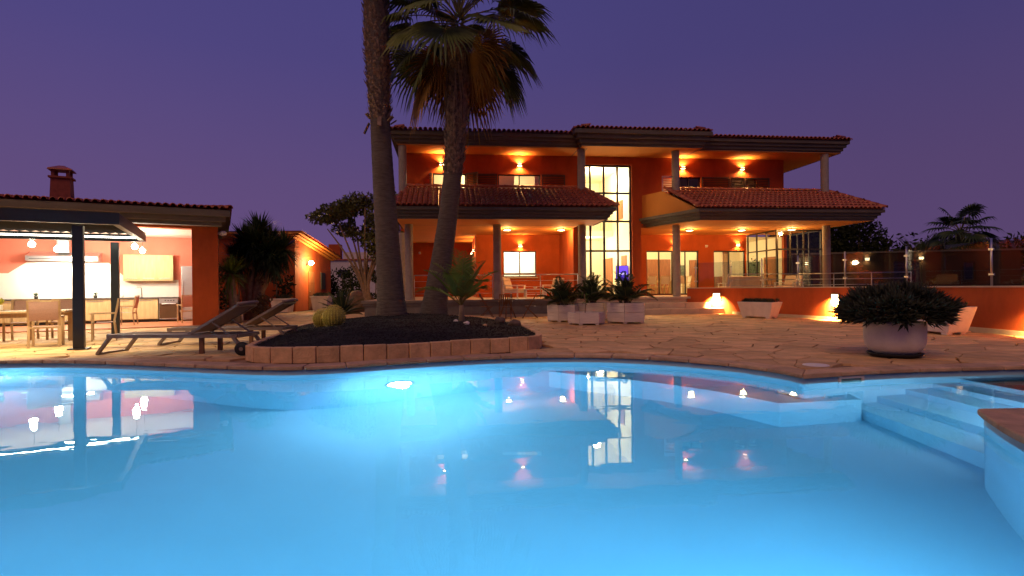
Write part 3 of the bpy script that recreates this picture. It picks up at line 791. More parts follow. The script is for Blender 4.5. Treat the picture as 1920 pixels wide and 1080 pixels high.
# glazed corner room
window(villa, 12.81, 15.15, TZ+.02, 3.775, 1.6, 3, 2, fw=.07, name='glazed_wall', ulines=[12.81, 13.5, 14.2, 15.15], zlines=[TZ+.02, 2.85, 3.775])
window(villa, 1.67, 4.19, TZ+.02, 3.775, 12.83, 3, 2, fw=.06, name='glazed_wall', axis='t', zlines=[TZ+.02, 2.85, 3.775])
window(villa, 1.67, 4.28, TZ+.02, 3.775, 15.09, 3, 1, fw=.06, name='glazed_wall', axis='t')
# ---- shutters: frame and slats
def shutter(s0, s1, z0, z1, t, rz=0., mt='shutter'):
    w_ = s1-s0; m = M(); f = .05
    m.box(0, f, -.04, 0, z0, z1); m.box(w_-f, w_, -.04, 0, z0, z1); m.box(f+.001, w_-f-.001, -.039, -.001, z0, z0+f); m.box(f+.001, w_-f-.001, -.039, -.001, z1-f, z1)
    o = m.build('shutter', mt, villa, loc=(s0, t, 0), rz=rz)
    sm = M().add([(f,-.035,-.012),(w_-f,-.035,-.012),(w_-f,-.008,.022),(f,-.008,.022),(f,-.030,-.020),(w_-f,-.030,-.020),(w_-f,-.003,.014),(f,-.003,.014)], [(0,1,2,3),(4,7,6,5),(0,4,5,1),(2,6,7,3)]).mesh('slat'); sm.materials.append(MT[mt])
    k = int((z1-z0-2*f)/.075)
    for i in range(k): piece('slat', sm, o, loc=(0, 0, z0+f+(i+.6)*(z1-z0-2*f)/k))
    return o
shutter(-1.50, -.46, 4.85, 6.13, 1.19); shutter(1.52, 2.56, 4.85, 6.13, 1.19)
shutter(-3.28, -2.45, 4.85, 6.13, 1.15, R(158), 'teak'); shutter(-1.80, -1.2, 4.85, 6.13, 1.15, R(-35))
shutter(7.72, 7.0, 4.85, 6.12, 1.17) if False else shutter(6.98, 7.72, 4.85, 6.12, 1.1, R(-12), 'white')
shutter(8.92, 10.25, 4.85, 6.12, 1.19); shutter(10.30, 10.95, 4.85, 6.12, 1.17); shutter(11.0, 12.2, 4.85, 6.12, 1.19)
# ---- interiors
def room(a0, a1, b0, b1, z0, z1, m, front=False):
    r = M(); v = [(a0,b0,z0),(a1,b0,z0),(a1,b1,z0),(a0,b1,z0),(a0,b0,z1),(a1,b0,z1),(a1,b1,z1),(a0,b1,z1)]
    r.add(v, [(4,7,6,5),(1,5,6,2),(2,6,7,3),(3,7,4,0)]); r.build('interior_wall', m, villa)
    M().add(v[:4], [(0,1,2,3)]).build('interior_floor', 'int_floor', villa)
room(-4.28, 2.88, 1.46, 5.0, 4.32, 6.90, 'cream'); room(6.04, 12.66, 1.46, 5.0, 4.32, 6.90, 'cream')
room(3.11, 5.79, 1.46, 7.0, TZ+.012, 6.90, 'cream')
room(-.98, 2.88, 4.46, 8.0, TZ+.012, 3.70, 'white_wall'); room(-5.2, -1.3, 9.26, 9.29, 1.2, 3.2, 'white_wall')
room(6.04, 14.93, 4.46, 8.6, TZ+.012, 3.70, 'cream')
inn = M()
inn.box(3.12, 5.78, 4.6, 6.98, 3.75, 4.02); inn.build('gallery', 'cream', villa)
rl = M(); rl.bar((3.15, 4.65, 4.98), (5.75, 4.65, 4.98), .05, .05)
for k in range(18): rl.bar((3.2+k*.148, 4.65, 4.02), (3.2+k*.148, 4.65, 4.97), .02, .02)
rl.build('gallery_railing', 'steel', villa)
dr = M()
for a, b in ((2.5, 3.2), (4.7, 6.3)): dr.box(5.74, 5.785, a, b, TZ+.02, 2.65)
dr.box(8.9, 10.5, 8.50, 8.57, TZ+.02, 2.75); dr.box(11.7, 12.5, 8.50, 8.57, TZ+.02, 2.7); dr.box(14.86, 14.92, 4.9, 6.0, TZ+.02, 2.7); dr.box(13.2, 14.0, 7.9, 8.56, TZ+.02, 1.7)
dr.build('inner_door', 'door_wood', villa)
M().box(5.74, 5.785, 3.0, 3.7, 4.45, 5.35).build('picture', 'door_wood', villa)
M().box(10.8, 11.4, 8.5, 8.56, 1.4, 2.4).build('picture', 'art', villa); M().box(14.86, 14.92, 6.5, 7.6, 1.5, 2.5).build('picture', 'art', villa)
cu = M()
for a, b, t, z0, z1 in ((1.25, 1.5, 1.5, 4.5, 6.2), (-2.6, -2.2, 1.5, 4.5, 6.2), (-.45, .35, 1.62, 4.5, 6.2), (11.7, 12.1, 4.6, .75, 2.95)):
    n_ = int((b-a)/.05)
    for i in range(n_): cu.box(a+i*(b-a)/n_, a+(i+.92)*(b-a)/n_, t+.03*(i % 2), t+.05+.03*(i % 2), z0, z1)
cu.build('curtain', 'curtain', villa)
WARM = (1, .84, .55)
light('room_light', 'POINT', (-1.0, 3.4, 6.4), 320, WARM, villa, shadow_soft_size=.2)
light('room_light', 'POINT', (4.45, 3.4, 6.3), 480, WARM, villa, shadow_soft_size=.2)
light('room_light', 'POINT', (4.45, 5.2, 3.3), 170, WARM, villa, shadow_soft_size=.15); light('room_light', 'POINT', (4.45, 2.6, 2.6), 110, WARM, villa, shadow_soft_size=.15)
light('room_light', 'POINT', (1.0, 6.2, 3.2), 300, (1, .90, .66), villa, shadow_soft_size=.2)
light('room_light', 'POINT', (8.6, 6.4, 3.2), 190, (1, .80, .42), villa, shadow_soft_size=.2); light('room_light', 'POINT', (12.0, 6.4, 3.2), 170, (1, .80, .42), villa, shadow_soft_size=.2)
M().box(-3.5, -2.6, 9.262, 9.28, 1.55, 2.8).build('window_glow', emis('window_glow', (1, .88, .66), 2.2), villa)  # added glowing panel stands in for the lit room behind this window
# television inside the hall
tv = thing('television', 'small lit television with a blue picture behind the stair window', 'television', (*H2W(5.48, 2.3), TZ), HY)
M().box(-.29, .29, -.2, .2, 0, .5).build('stand', 'dark_frame', tv); M().box(-.30, .30, -.03, .03, .72, 1.45).build('case', 'dark_frame', tv)
sc_o = M().box(-.28, .28, -.036, -.031, .74, 1.43).build('screen', 'screen', tv); M().box(-.22, .22, -.04, -.037, 1.02, 1.10).build('caption_bar', 'screen_bar', sc_o)
M().box(-.05, .05, -.03, .03, .5, .72).build('neck', 'dark_frame', tv)
# ---- wall lamps
def wall_lamp(loc, rz, label, energy=14., col=(1, .48, .13), scale=1., group='up and down wall lamps'):
    t = thing('wall_lamp', label, 'wall lamp', loc, rz, group)      # local -y points away from the wall
    h = M(); h.box(-.11, .11, -.13, -.015, -.035, .035); h.box(-.05, .05, -.016, -.0, -.05, .05); h.build('housing', 'lamp_metal', t, bevel=.006)
    M().box(-.085, .085, -.118, -.03, .036, .042).build('lens', 'glow_warm', t); M().box(-.085, .085, -.118, -.03, -.042, -.036).build('lens', 'glow_warm', t)
    light('lamp_light', 'SPOT', (0, -.085, .06), energy, col, t, rot=(R(180), 0, 0), spot_size=R(155), spot_blend=.7, shadow_soft_size=.03)
    light('lamp_light', 'SPOT', (0, -.085, -.06), energy, col, t, rot=(0, 0, 0), spot_size=R(155), spot_blend=.7, shadow_soft_size=.03)
    return t
def hl(s, t, z): return (*H2W(s, t), z)
for s, lb in ((-2.85, 'up and down wall lamp on the upper wall partly behind the leaning palm trunk'), (.53, 'up and down wall lamp above the middle upper window left of the stair window'),
              (8.0, 'up and down wall lamp on the upper wall just right of the stair window column'), (10.85, 'up and down wall lamp on the upper wall farthest right')):
    wall_lamp(hl(s, 1.2, 6.52), HY, lb, 125)
wall_lamp(hl(.93, 4.2, 3.22), HY, 'up and down wall lamp above the lit window in the left porch', 50)
wall_lamp(hl(8.85, 4.2, 3.25), HY, 'up and down wall lamp above the left sliding door of the right porch', 50)
wall_lamp(hl(12.3, 4.2, 3.25), HY, 'up and down wall lamp above the right sliding door beside the glazed corner', 50)
wall_lamp(hl(-1.25, 5.6, 3.1), HY-R(90), 'wall lamp on the side wall of the deep left porch, nearer one', 55)
wall_lamp(hl(-1.25, 7.6, 3.1), HY-R(90), 'wall lamp on the side wall of the deep left porch, farther one', 55)
# ---- recessed ceiling lamps
for s, t, lb in ((.0, 1.6, 'round ceiling lamp in the left porch soffit above the lounge chairs'), (2.45, 1.6, 'round ceiling lamp in the left porch soffit next to the stair window'),
                 (8.5, 1.6, 'round ceiling lamp in the right porch soffit nearest the column'), (11.0, 1.5, 'middle round ceiling lamp of three in the right porch soffit'), (13.3, 1.2, 'round ceiling lamp in the right porch soffit in front of the glazed corner')):
    q = thing('ceiling_lamp', lb, 'ceiling lamp', hl(s, t, 3.78), HY, 'round ceiling lamps under the porches')
    M().lathe([(.20, 0), (.20, -.035), (.16, -.06)], 24, caps=False).build('ring', 'lamp_white', q, True); M().lathe([(.0005, -.052), (.155, -.05), (.16, -.06), (.001, -.075)], 24).build('diffuser', 'glow_disc', q, True)
    light('lamp_light', 'POINT', (0, 0, -.16), 115, (1, .52, .15), q, shadow_soft_size=.1)
# ---- small cameras / sensors on walls
for s, t, z, lb in ((6.75, 4.2, 3.15, 'small white dome sensor on the wall left of the sliding door'), (10.6, 4.2, 3.2, 'small white dome sensor on the wall between the two sliding doors'), (-4.2, 9.0, 3.2, 'small white dome sensor high on the deep left porch wall')):
    q = thing('security_sensor', lb, 'sensor', hl(s, t, z), HY); M().box(-.06, .06, -.03, -.001, -.06, .06).build('base_plate', 'white', q); M().lathe([(.055, 0), (.05, -.05), (.02, -.075)], 14, (0, -.09, .03)).build('dome', 'white', q, True)
# ---- railing along the left terrace front
def railing(p0, p1, z, h, posts, rails, label, r=.014, base=None, m='steel'):
    a, b = Vector(p0), Vector(p1); t = thing('railing', label, 'railing', (a.x, a.y, z), 0)
    for k in range(posts):
        p = (b-a)*(k/max(1, posts-1)); M().tube([(p.x, p.y, 0), (p.x, p.y, h)], .02, 8).build('post', m, t, True)
    for k, hh in enumerate(rails): M().tube([(0, 0, hh), (b.x-a.x, b.y-a.y, hh)], r if k else .021, 8).build('rail', m, t, True)
    return t
railing(H2W(-4.0, .0), H2W(-.8, .0), TZ, 1.0, 3, (1.0, .75, .5, .25), 'thin steel railing between the left porch columns behind the palm trunks', .008)
railing(H2W(-.4, .0), H2W(2.8, .0), TZ, 1.0, 3, (1.0, .75, .5, .25), 'thin steel railing in front of the lounge chairs of the left porch', .008)
railing(H2W(9.4, -.2), H2W(12.9, .3), TZ, .95, 3, (.95, .7, .45, .2), 'steel railing with four bars on the terrace in front of the right sliding door', .016)
railing(H2W(12.95, .3), H2W(16.8, -1.6), TZ, .95, 4, (.95, .7, .45, .2), 'steel railing with four bars running to the right behind the glass balustrade', .016)
# ================================================================ RETAINING WALL, GLASS BALUSTRADE
WT = 1.05
rw = thing('retaining_wall', 'curved terracotta retaining wall with pale base strip carrying the glass balustrade', 'wall')
def strip_wall(pts, th, z0, z1, out=0.):
    """closed slab following a polyline; th to the left-hand side (+) or right (-)"""
    P = [Vector(p) for p in pts]; n = len(P); nr = []
    for i in range(n):
        d = (P[min(i+1, n-1)]-P[max(i-1, 0)]).normalized(); nr.append(Vector((-d.y, d.x)))
    A = [p-nr[i]*out for i, p in enumerate(P)]; B = [p+nr[i]*th for i, p in enumerate(P)]
    m = M(); vs_ = [(*p, z0) for p in A]+[(*p, z0) for p in B]+[(*p, z1) for p in A]+[(*p, z1) for p in B]; fs = []
    for i in range(n-1):
        fs += [(2*n+i, 3*n+i, 3*n+i+1, 2*n+i+1), (i, 2*n+i, 2*n+i+1, i+1), (n+i, n+i+1, 3*n+i+1, 3*n+i)]
    fs += [(0, n, 3*n, 2*n), (n-1, 3*n-1, 4*n-1, 2*n-1)]
    return m.add(vs_, fs)
strip_wall(wall_pts, .18, -.03, WT).build('wall_body', 'terracotta', rw, True).modifiers.new('e', 'EDGE_SPLIT')
strip_wall(wall_pts, .20, WT+.001, WT+.035, .03).build('cap', 'step', rw)
strip_wall(wall_pts[6:], .0, -.02, .10, .05).build('base_strip', 'step', rw)
def on_wall(f):
    L = [0.]
    for i in range(len(wall_pts)-1): L.append(L[-1]+(Vector(wall_pts[i+1])-Vector(wall_pts[i])).length)
    d = f
    for i in range(len(wall_pts)-1):
        if L[i+1] >= d or i == len(wall_pts)-2:
            a, b = Vector(wall_pts[i]), Vector(wall_pts[i+1]); e_ = (b-a).normalized(); return a+e_*(d-L[i]), e_
def wall_at(px):          # where the line of sight at slope x/y meets the wall
    for i in range(len(wall_pts)-1):
        a, b = Vector(wall_pts[i]), Vector(wall_pts[i+1]); fa, fb = a.x-px*a.y, b.x-px*b.y
        if fa*fb <= 0: t = fa/(fa-fb); return a.lerp(b, t), (b-a).normalized()
glass_posts = [.338, .400, .456, .522, .608, .7206, .8745, 1.12]
gbal = thing('glass_balustrade', 'frameless glass balustrade on steel posts along the curved terracotta wall', 'balustrade')
prev = None
for k, s_ in enumerate(glass_posts):
    r_ = wall_at(s_)
    p, e_ = r_ if r_ else on_wall(14.6)
    nrm = Vector((-e_.y, e_.x)); c = p+nrm*.09
    po = M().tube([(c.x, c.y, WT+.035), (c.x, c.y, WT+1.14)], .022, 10).build('post', 'steel', gbal, True)
    for z in (.30, .88):
        M().bar((c.x-e_.x*.07, c.y-e_.y*.07, WT+z), (c.x+e_.x*.07, c.y+e_.y*.07, WT+z), .04, .05).build('clamp', 'steel', po, bevel=.005)
    if prev is not None:
        a, b = prev, c; d = (b-a).normalized(); a2 = a+d*.045; b2 = b-d*.045; nn = Vector((-d.y, d.x))*.006
        M().prism([tuple(a2-nn), tuple(b2-nn), tuple(b2+nn), tuple(a2+nn)], WT+.08, WT+1.08).build('glass_panel', 'rail_glass', gbal)
    prev = c
# lamps set in the wall
for s_, lb in ((.3765, 'square lit garden lamp in the retaining wall beside the steps'), (.5955, 'square lit garden lamp in the retaining wall left of the big round pot'), (1.0, 'square lit garden lamp in the retaining wall at the right end')):
    p, e_ = wall_at(s_); ang = math.atan2(e_.y, e_.x)
    q = thing('garden_lamp', lb, 'wall lamp', (p.x, p.y, .70), ang, 'square garden lamps in the retaining wall')
    m_ = M()
    for x0, x1, z0, z1 in ((-.17,.17,.135,.16),(-.17,.17,-.16,-.135),(-.17,-.145,-.135,.135),(.145,.17,-.135,.135)): m_.box(x0, x1, -.055, .0, z0, z1)
    m_.build('frame', 'lamp_metal', q); M().box(-.144, .144, -.045, -.002, -.134, .134).build('diffuser', 'glow_wall', q)
    light('lamp_light', 'AREA', (0, -.20, -.10), 300, (1, .56, .18), q, shape='RECTANGLE', size=.26, size_y=.16, rot=(R(50), 0, 0), spread=R(150))
# ================================================================ LOW ANNEX BEHIND, RIGHT
AN = thing('annex', 'low dark terracotta annex wall with small openings behind the glass balustrade', 'building', (18.0, 27.5, 0), R(-12))
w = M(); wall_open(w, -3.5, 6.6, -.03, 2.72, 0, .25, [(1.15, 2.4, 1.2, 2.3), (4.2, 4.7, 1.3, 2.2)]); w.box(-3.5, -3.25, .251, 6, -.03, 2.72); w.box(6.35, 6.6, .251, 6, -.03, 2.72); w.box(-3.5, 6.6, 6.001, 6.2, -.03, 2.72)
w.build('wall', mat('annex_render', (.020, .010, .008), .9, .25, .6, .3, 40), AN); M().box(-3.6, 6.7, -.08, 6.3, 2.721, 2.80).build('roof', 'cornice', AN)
window(AN, 1.15, 2.4, 1.2, 2.3, .08, 2, 1); window(AN, 4.2, 4.7, 1.3, 2.2, .08, 1, 1)
def AW(x, z): a = rot2((x, 0), R(-12)); return (18.0+a[0], 27.5+a[1], z)
wall_lamp(AW(-2.9, 2.25), R(-12), 'wall lamp on the annex, leftmost, seen just right of the porch column', 22)
wall_lamp(AW(-.05, 2.42), R(-12), 'wall lamp on the annex between the first two glass posts', 22)
wall_lamp(AW(2.35, 2.42), R(-12), 'wall lamp on the annex above its wider window', 22)

# ================================================================ OUTDOOR KITCHEN
KO = (-10.2, 18.1); KA = R(28)
def K2W(a, b): x, y = rot2((a, b), KA); return (x+KO[0], y+KO[1])
kit = thing('outdoor_kitchen', 'open fronted coral kitchen pavilion with tiled roof and grey stepped eaves', 'pavilion', (*KO, 0), KA)
w = M()
w.box(-.38, .38, -.0, .42, -.02, 3.22)                                 # right front pier
w.box(.12, .379, .421, 4.2, -.02, 3.22)                              # right side wall
w.box(-10.4, .38, .0, .42, 3.221, 3.40)
w.box(-10.4, -10.0, 0, 4.2, -.02, 3.22)
w.box(-10.4, .38, 4.201, 4.45, -.02, 3.42)
w.build('wall', 'terracotta', kit)
M().box(-9.99, .119, 3.9, 4.199, -.02, 3.22).build('back_wall', 'coral', kit)
M().box(-9.99, .119, .421, 4.199, 3.225, 3.26).build('ceiling', 'white', kit)
M().box(-9.99, .119, -.1, 3.899, -.02, .035).build('floor', 'terra_floor', kit)
# white splash panel with a raised middle below the hood
sp = [(-9.98, .9), (-1.0, .9), (-1.0, 1.60), (-2.6, 1.60), (-3.2, 2.24), (-5.5, 2.24), (-6.0, 1.84), (-9.98, 1.84)]
m_ = M(); n_ = len(sp); m_.add([(x, 3.88, z) for x, z in sp]+[(x, 3.899, z) for x, z in sp], [tuple(range(n_))]+[(i, (i+1) % n_, n_+(i+1) % n_, n_+i) for i in range(n_)]); m_.build('splashback', 'white', kit)
kp = [(0, 3.42), (.06, 3.42), (.06, 3.50), (.16, 3.51), (.16, 3.60), (.28, 3.61), (.28, 3.72)]
KP = [(-10.5, -.34), (.45, -.34), (.45, 4.6), (-10.5, 4.6)]
kp = [(0, 3.30), (.06, 3.30), (.06, 3.42), (.17, 3.43), (.17, 3.58), (.30, 3.59), (.30, 3.80)]
m_ = M(); loops = [[(x, y, z) for x, y in offset_poly(KP, o)] for o, z in kp]
vs_ = [p for lp in loops for p in lp]; fs = [(i*4+k, i*4+(k+1) % 4, (i+1)*4+(k+1) % 4, (i+1)*4+k) for i in range(len(loops)-1) for k in range(4)]
fs += [(3, 2, 1, 0)]; m_.add(vs_, fs).build('eaves', 'cornice', kit)
(x0, y0), (x1, _), (_, y1), _ = offset_poly(KP, .30); ze = 3.82
rf = M(); ym = (y0+y1)/2; a, b = (x0+2.2, ym, ze+.26), (x1-2.2, ym, ze+.26)
planes(rf, [[(x0,y0,ze),(x1,y0,ze),b,a], [(x1,y0,ze),(x1,y1,ze),b], [(x1,y1,ze),(x0,y1,ze),a,b], [(x0,y1,ze),(x0,y0,ze),a]])
kroof = rf.build('roof', 'tile_all', kit)
all_tiles = []
slp = Vector((0, ym-y0, .26))
tile_field((x0, y0, ze), (1,0,0), slp, int((x1-x0)/.197), 8, .197, .335, lambda p: in_tri(p, [(x0,y0),(x1,y0),(b[0],ym),(a[0],ym)]), lambda i, j: 10-j+i*.001)
tile_field((x1, y0, ze), (0,1,0), (-2.2, 0, .26), int((y1-y0)/.197), 6, .197, .335, lambda p: in_tri(p, [(x1,y0),(x1,y1),(b[0],ym)]), lambda i, j: 5-j)
for pa, pb_ in (((x1, y0, ze), b), (a, b)):
    A, B = Vector(pa), Vector(pb_); L = (B-A).length; d2 = (B-A).normalized(); h2 = d2.cross(Vector((0,0,1))).normalized(); n2 = h2.cross(d2)
    for k in range(int(L/.36)):
        mtx = Matrix((h2*1.3, d2, n2*1.3)).transposed().to_4x4(); mtx.translation = A+d2*(k*.36)+n2*.05; all_tiles.append((20 if k < 2 else 1, mtx))
all_tiles.sort(key=lambda q: -q[0]); tf = M()
for k, (pr_, mtx) in enumerate(all_tiles):
    if k < 110:
        o = bpy.data.objects.new('tile', tile_me); C.objects.link(o); o.parent = kroof; o.matrix_local = mtx
    else: tf.add([mtx @ Vector(v) for v in tile_src.v], tile_src.f)
tf.build('tile_field', 'tile_all', kroof, True, kind='stuff')
# chimney
cx_, cy_ = -4.05, 1.6
ch = M(); z0 = 3.9
def fr(m, w0, w1, za, zb): m.add([(cx_-w0,cy_-w0,za),(cx_+w0,cy_-w0,za),(cx_+w0,cy_+w0,za),(cx_-w0,cy_+w0,za),(cx_-w1,cy_-w1,zb),(cx_+w1,cy_-w1,zb),(cx_+w1,cy_+w1,zb),(cx_-w1,cy_+w1,zb)], [(0,3,2,1),(4,5,6,7),(0,1,5,4),(1,2,6,5),(2,3,7,6),(3,0,4,7)])
fr(ch, .29, .245, 3.55, 4.82); chim = ch.build('chimney', 'chimney', kit)
cc = M(); fr(cc, .30, .30, 4.821, 4.88)
for sx in (-1, 1):
    for sy in (-1, 1): cc.box(cx_+sx*.19-.045, cx_+sx*.19+.045, cy_+sy*.19-.045, cy_+sy*.19+.045, 4.881, 5.08)
cc.build('chimney_crown', 'chimney', chim)
ct = M(); fr(ct, .32, .30, 5.081, 5.13); fr(ct, .29, .07, 5.131, 5.25); ct.build('chimney_cap', 'tile_all', chim)
# flood lamp at the corner of the pavilion
fl = thing('corner_floodlight', 'small round white floodlight under the kitchen eaves corner', 'lamp', (*K2W(.47, .2), 3.02), KA); M().lathe([(.05, 0), (.11, .03), (.11, .13), (.05, .17)], 16, (.06, -.06, 0)).build('head', 'white', fl, True); M().box(-.09, .03, -.04, .04, .05, .11).build('bracket', 'white', fl)
# ---- kitchen furniture (all in pavilion coordinates)
def kthing(name, label, cat, a, b, z=.036, rz=0., group=None): return thing(name, label, cat, (*K2W(a, b), z), KA+rz, group)
hood = kthing('range_hood', 'long pale range hood under the ceiling on the coral kitchen wall', 'range hood', -4.4, 3.878, 2.26)
M().add([(-1.0,-.62,0),(1.0,-.62,0),(1.0,0,0),(-1.0,0,0),(-1.0,-.62,.16),(1.0,-.62,.16),(1.0,0,.34),(-1.0,0,.34)], [(0,3,2,1),(4,5,6,7),(0,1,5,4),(1,2,6,5),(2,3,7,6),(3,0,4,7)]).build('canopy', 'inox', hood)
M().box(-.22, .12, -.34, -.002, .30, .955).build('duct', 'inox', hood); M().box(-.9, .9, -.632, -.621, .06, .075).build('slot', 'dark_frame', hood)
uc = kthing('wall_cabinet', 'light wood wall cabinet with three doors left of the fridge', 'cabinet', -1.93, 3.878, 1.60)
M().box(-.78, .78, -.33, -.001, 0, .93).build('carcass', 'oak', uc); M().box(-.78, .78, -.34, -.01, -.035, -.002).build('light_rail', 'oak', uc)
for i in range(3): dd = M().box(-.775+i*.52, -.262+i*.52, -.355, -.332, .01, .92).build('door', 'oak', uc); M().box(-.7+i*.52, -.35+i*.52, -.37, -.356, .05, .065).build('handle', 'inox', dd)
bc = kthing('base_cabinet', 'long light wood kitchen base unit with dark worktop along the back wall', 'cabinet', -5.4, 3.878)
M().box(-4.4, 3.78, -.56, -.001, .10, .86).build('carcass', 'oak', bc); M().box(-4.4, 3.78, -.50, -.01, 0, .099).build('plinth', 'dark_frame', bc); M().box(-4.45, 4.42, -.62, -.002, .862, .91).build('worktop', 'counter', bc)
for i in range(11):
    x = -4.38+i*.741; dd = M().box(x, x+.733, -.582, -.562, .12, .60 if i % 2 else .85).build('door', 'oak', bc)
    M().box(x+.12, x+.6, -.60, -.583, .54 if i % 2 else .79, .555 if i % 2 else .805).build('handle', 'inox', dd)
    if i % 2: dd = M().box(x, x+.733, -.582, -.562, .61, .85).build('drawer', 'oak', bc); M().box(x+.12, x+.6, -.60, -.583, .79, .805).build('handle', 'inox', dd)
ov = kthing('oven', 'built in oven with brown glass door beside the fridge', 'oven', -1.29, 3.30)
M().box(-.30, .30, -.01, .5, .08, .86).build('body', 'inox', ov); M().box(-.29, .29, -.03, -.011, .12, .68).build('glass_door', 'oven', ov); M().box(-.29, .29, -.03, -.011, .70, .85).build('control_panel', 'inox', ov); M().tube([(-.24, -.07, .66), (.24, -.07, .66)], .014, 8).build('handle', 'inox', ov)
for i in range(4): M().tube([(-.1+i*.09, -.03, .78), (-.1+i*.09, -.055, .78)], .02, 10).build('knob', 'dark_frame', ov)
fg = kthing('fridge', 'tall stainless steel fridge freezer at the right end of the kitchen', 'fridge', -.55, 3.86)
M().box(-.32, .32, -.64, -.001, 0.04, 2.08).build('body', 'inox', fg, bevel=.01); M().box(-.315, .315, -.70, -.642, .72, 2.07).build('upper_door', 'inox', fg, bevel=.012); M().box(-.315, .315, -.70, -.642, .06, .70).build('lower_door', 'inox', fg, bevel=.012)
M().tube([(-.27, -.735, .85), (-.27, -.735, 1.5)], .014, 8).build('handle', 'steel', fg); M().tube([(-.27, -.735, .3), (-.27, -.735, .62)], .014, 8).build('handle', 'steel', fg)
tap = kthing('tap', 'tall angular steel kitchen tap on the dark worktop', 'tap', -2.15, 3.55, .946)
M().tube([(0,0,0), (0,0,.34), (-.02,-.01,.36), (-.17,-.1,.36), (-.18,-.105,.33)], .015, 8).build('spout', 'steel', tap, True); M().lathe([(.03,0),(.03,.05),(.016,.07)], 12).build('base', 'steel', tap, True)
for a, lb in ((-2.75, 'small bottle and pot beside the tap on the worktop'),):
    q = kthing('soap_pot', lb, 'bottle', a, 3.6, .946); M().lathe([(.04,0),(.045,.1),(.02,.14),(.02,.19)], 12).build('body', 'white', q, True); M().bar((0,0,.19),(.05,0,.2),.012,.012).build('pump', 'steel', q)
for a, lb in ((-6.6, 'dark pepper mill on the worktop at the left'), ):
    q = kthing('pepper_mill', lb, 'mill', a, 3.6, .946); M().lathe([(.035,0),(.03,.08),(.022,.14),(.03,.2),(.012,.26)], 12).build('body', 'dark_teak', q, True); M().lathe([(.02,.262),(.028,.285),(.005,.31)], 12).build('knob', 'dark_teak', q, True)
for a, lb in ((-5.2, 'small potted herb on the worktop below the hood, left one'), (-3.55, 'small potted herb on the worktop below the hood, right one')):
    q = kthing('herb_pot', lb, 'potted plant', a, 3.6, .946); M().lathe([(.05,0),(.065,.1),(.058,.1),(.05,.09)], 14).build('pot', 'dark_frame', q, True); lm = M()
    for k in range(22):
        t_ = random.random()*6.28; e_ = random.uniform(.4, 1.4); d = Vector((math.cos(t_)*math.cos(e_), math.sin(t_)*math.cos(e_), math.sin(e_)))*random.uniform(.1, .2); s_ = Vector((-d.y, d.x, 0)).normalized()*.014
        lm.add([(0,0,.09), tuple(Vector((0,0,.09))+d*.5+s_), tuple(Vector((0,0,.09))+d), tuple(Vector((0,0,.09))+d*.5-s_)], [(0,1,2,3)])
    lm.build('leaves', 'cycad', q)
# pendants
for a, b, z, lb in ((-4.56, .5, 2.62, 'round glowing pendant lamp left of the front pergola post, front one'), (-4.28, 2.0, 2.58, 'round glowing pendant lamp in front of the range hood'),
                    (-2.0, .55, 2.62, 'round glowing pendant lamp above the right pergola post'), (-1.95, 2.0, 2.58, 'round glowing pendant lamp above the wall cabinet')):
    q = kthing('pendant_lamp', lb, 'pendant lamp', a, b, z, group='pendant lamps in the kitchen'); M().lathe([(.012, .10), (.05, .08), (.08, .035), (.085, 0), (.073, -.045), (.04, -.077), (.005, -.088)], 18).build('bulb', 'glow_bulb', q, True)
    M().tube([(0,0,.12), (0,0,3.224-z)], .006, 6).build('cord', 'dark_frame', q); M().lathe([(.03, .10), (.03, .16), (.01, .17)], 12).build('socket', 'inox', q, True)
    light('lamp_light', 'POINT', (0, 0, -.16), 130, (1, .84, .62), q, shadow_soft_size=.1)
# light rail under the hood
light('hood_light', 'AREA', (0, -.35, -.02), 110, (1, .88, .66), hood, shape='RECTANGLE', size=1.6, size_y=.2)
# ================================================================ PERGOLA
PO = (-8.76, 11.0)
def P2W(a, b): x, y = rot2((a, b), KA); return (x+PO[0], y+PO[1])
pg = thing('pergola', 'anthracite louvered pergola with lit strip over the dining table', 'pergola', (*PO, 0), KA)
for a, b in ((0, 0), (0, 4.25), (-6.4, 0), (-6.4, 4.25)):
    po = M().box(a-.09, a+.09, b-.09, b+.09, .02, 2.50).build('post', 'anthracite', pg, bevel=.008); M().box(a-.17, a+.17, b-.17, b+.17, 0.012, .03).build('foot_plate', 'anthracite', po)
bz0, bz1 = 2.50, 2.78
M().box(-7.2, .70, -.14, -.02, bz0+.04, bz1).build('beam', 'anthracite', pg); M().box(-7.2, .70, 4.19, 4.31, bz0+.03, bz1-.06).build('beam', 'anthracite', pg)
M().box(.58, .70, -.019, 4.189, bz0+.04, bz1).build('beam', 'anthracite', pg); M().box(-7.2, -7.08, -.019, 4.189, bz0+.04, bz1).build('beam', 'anthracite', pg)
lv = M().add([(-.10,0,-.03),(.10,0,.03),(.10,4.17,.03),(-.10,4.17,-.03),(-.10,0,-.045),(.10,0,.015),(.10,4.17,.015),(-.10,4.17,-.045)], [(0,1,2,3),(4,7,6,5),(0,4,5,1),(1,5,6,2),(2,6,7,3),(3,7,4,0)]).mesh('louver'); lv.materials.append(MT['louver'])
for i in range(37): piece('louver', lv, pg, loc=(-6.98+i*.205, -.01, 2.76))
led = M().box(-7.0, .50, 4.172, 4.188, 2.615, 2.655).build('led_strip', 'glow_led', pg)
light('led_light', 'AREA', (-3.2, 4.10, 2.60), 110, (1, .90, .70), pg, shape='RECTANGLE', size=7.0, size_y=.05, rot=(R(-25), 0, 0), spread=R(120))
led2 = M().box(-7.0, .50, -.018, -.006, 2.70, 2.712).build('led_strip', 'glow_led', pg)
light('led_light', 'AREA', (-3.2, .06, 2.66), 400, (1, .80, .46), pg, shape='RECTANGLE', size=7.0, size_y=.05, rot=(R(-8), 0, 0))
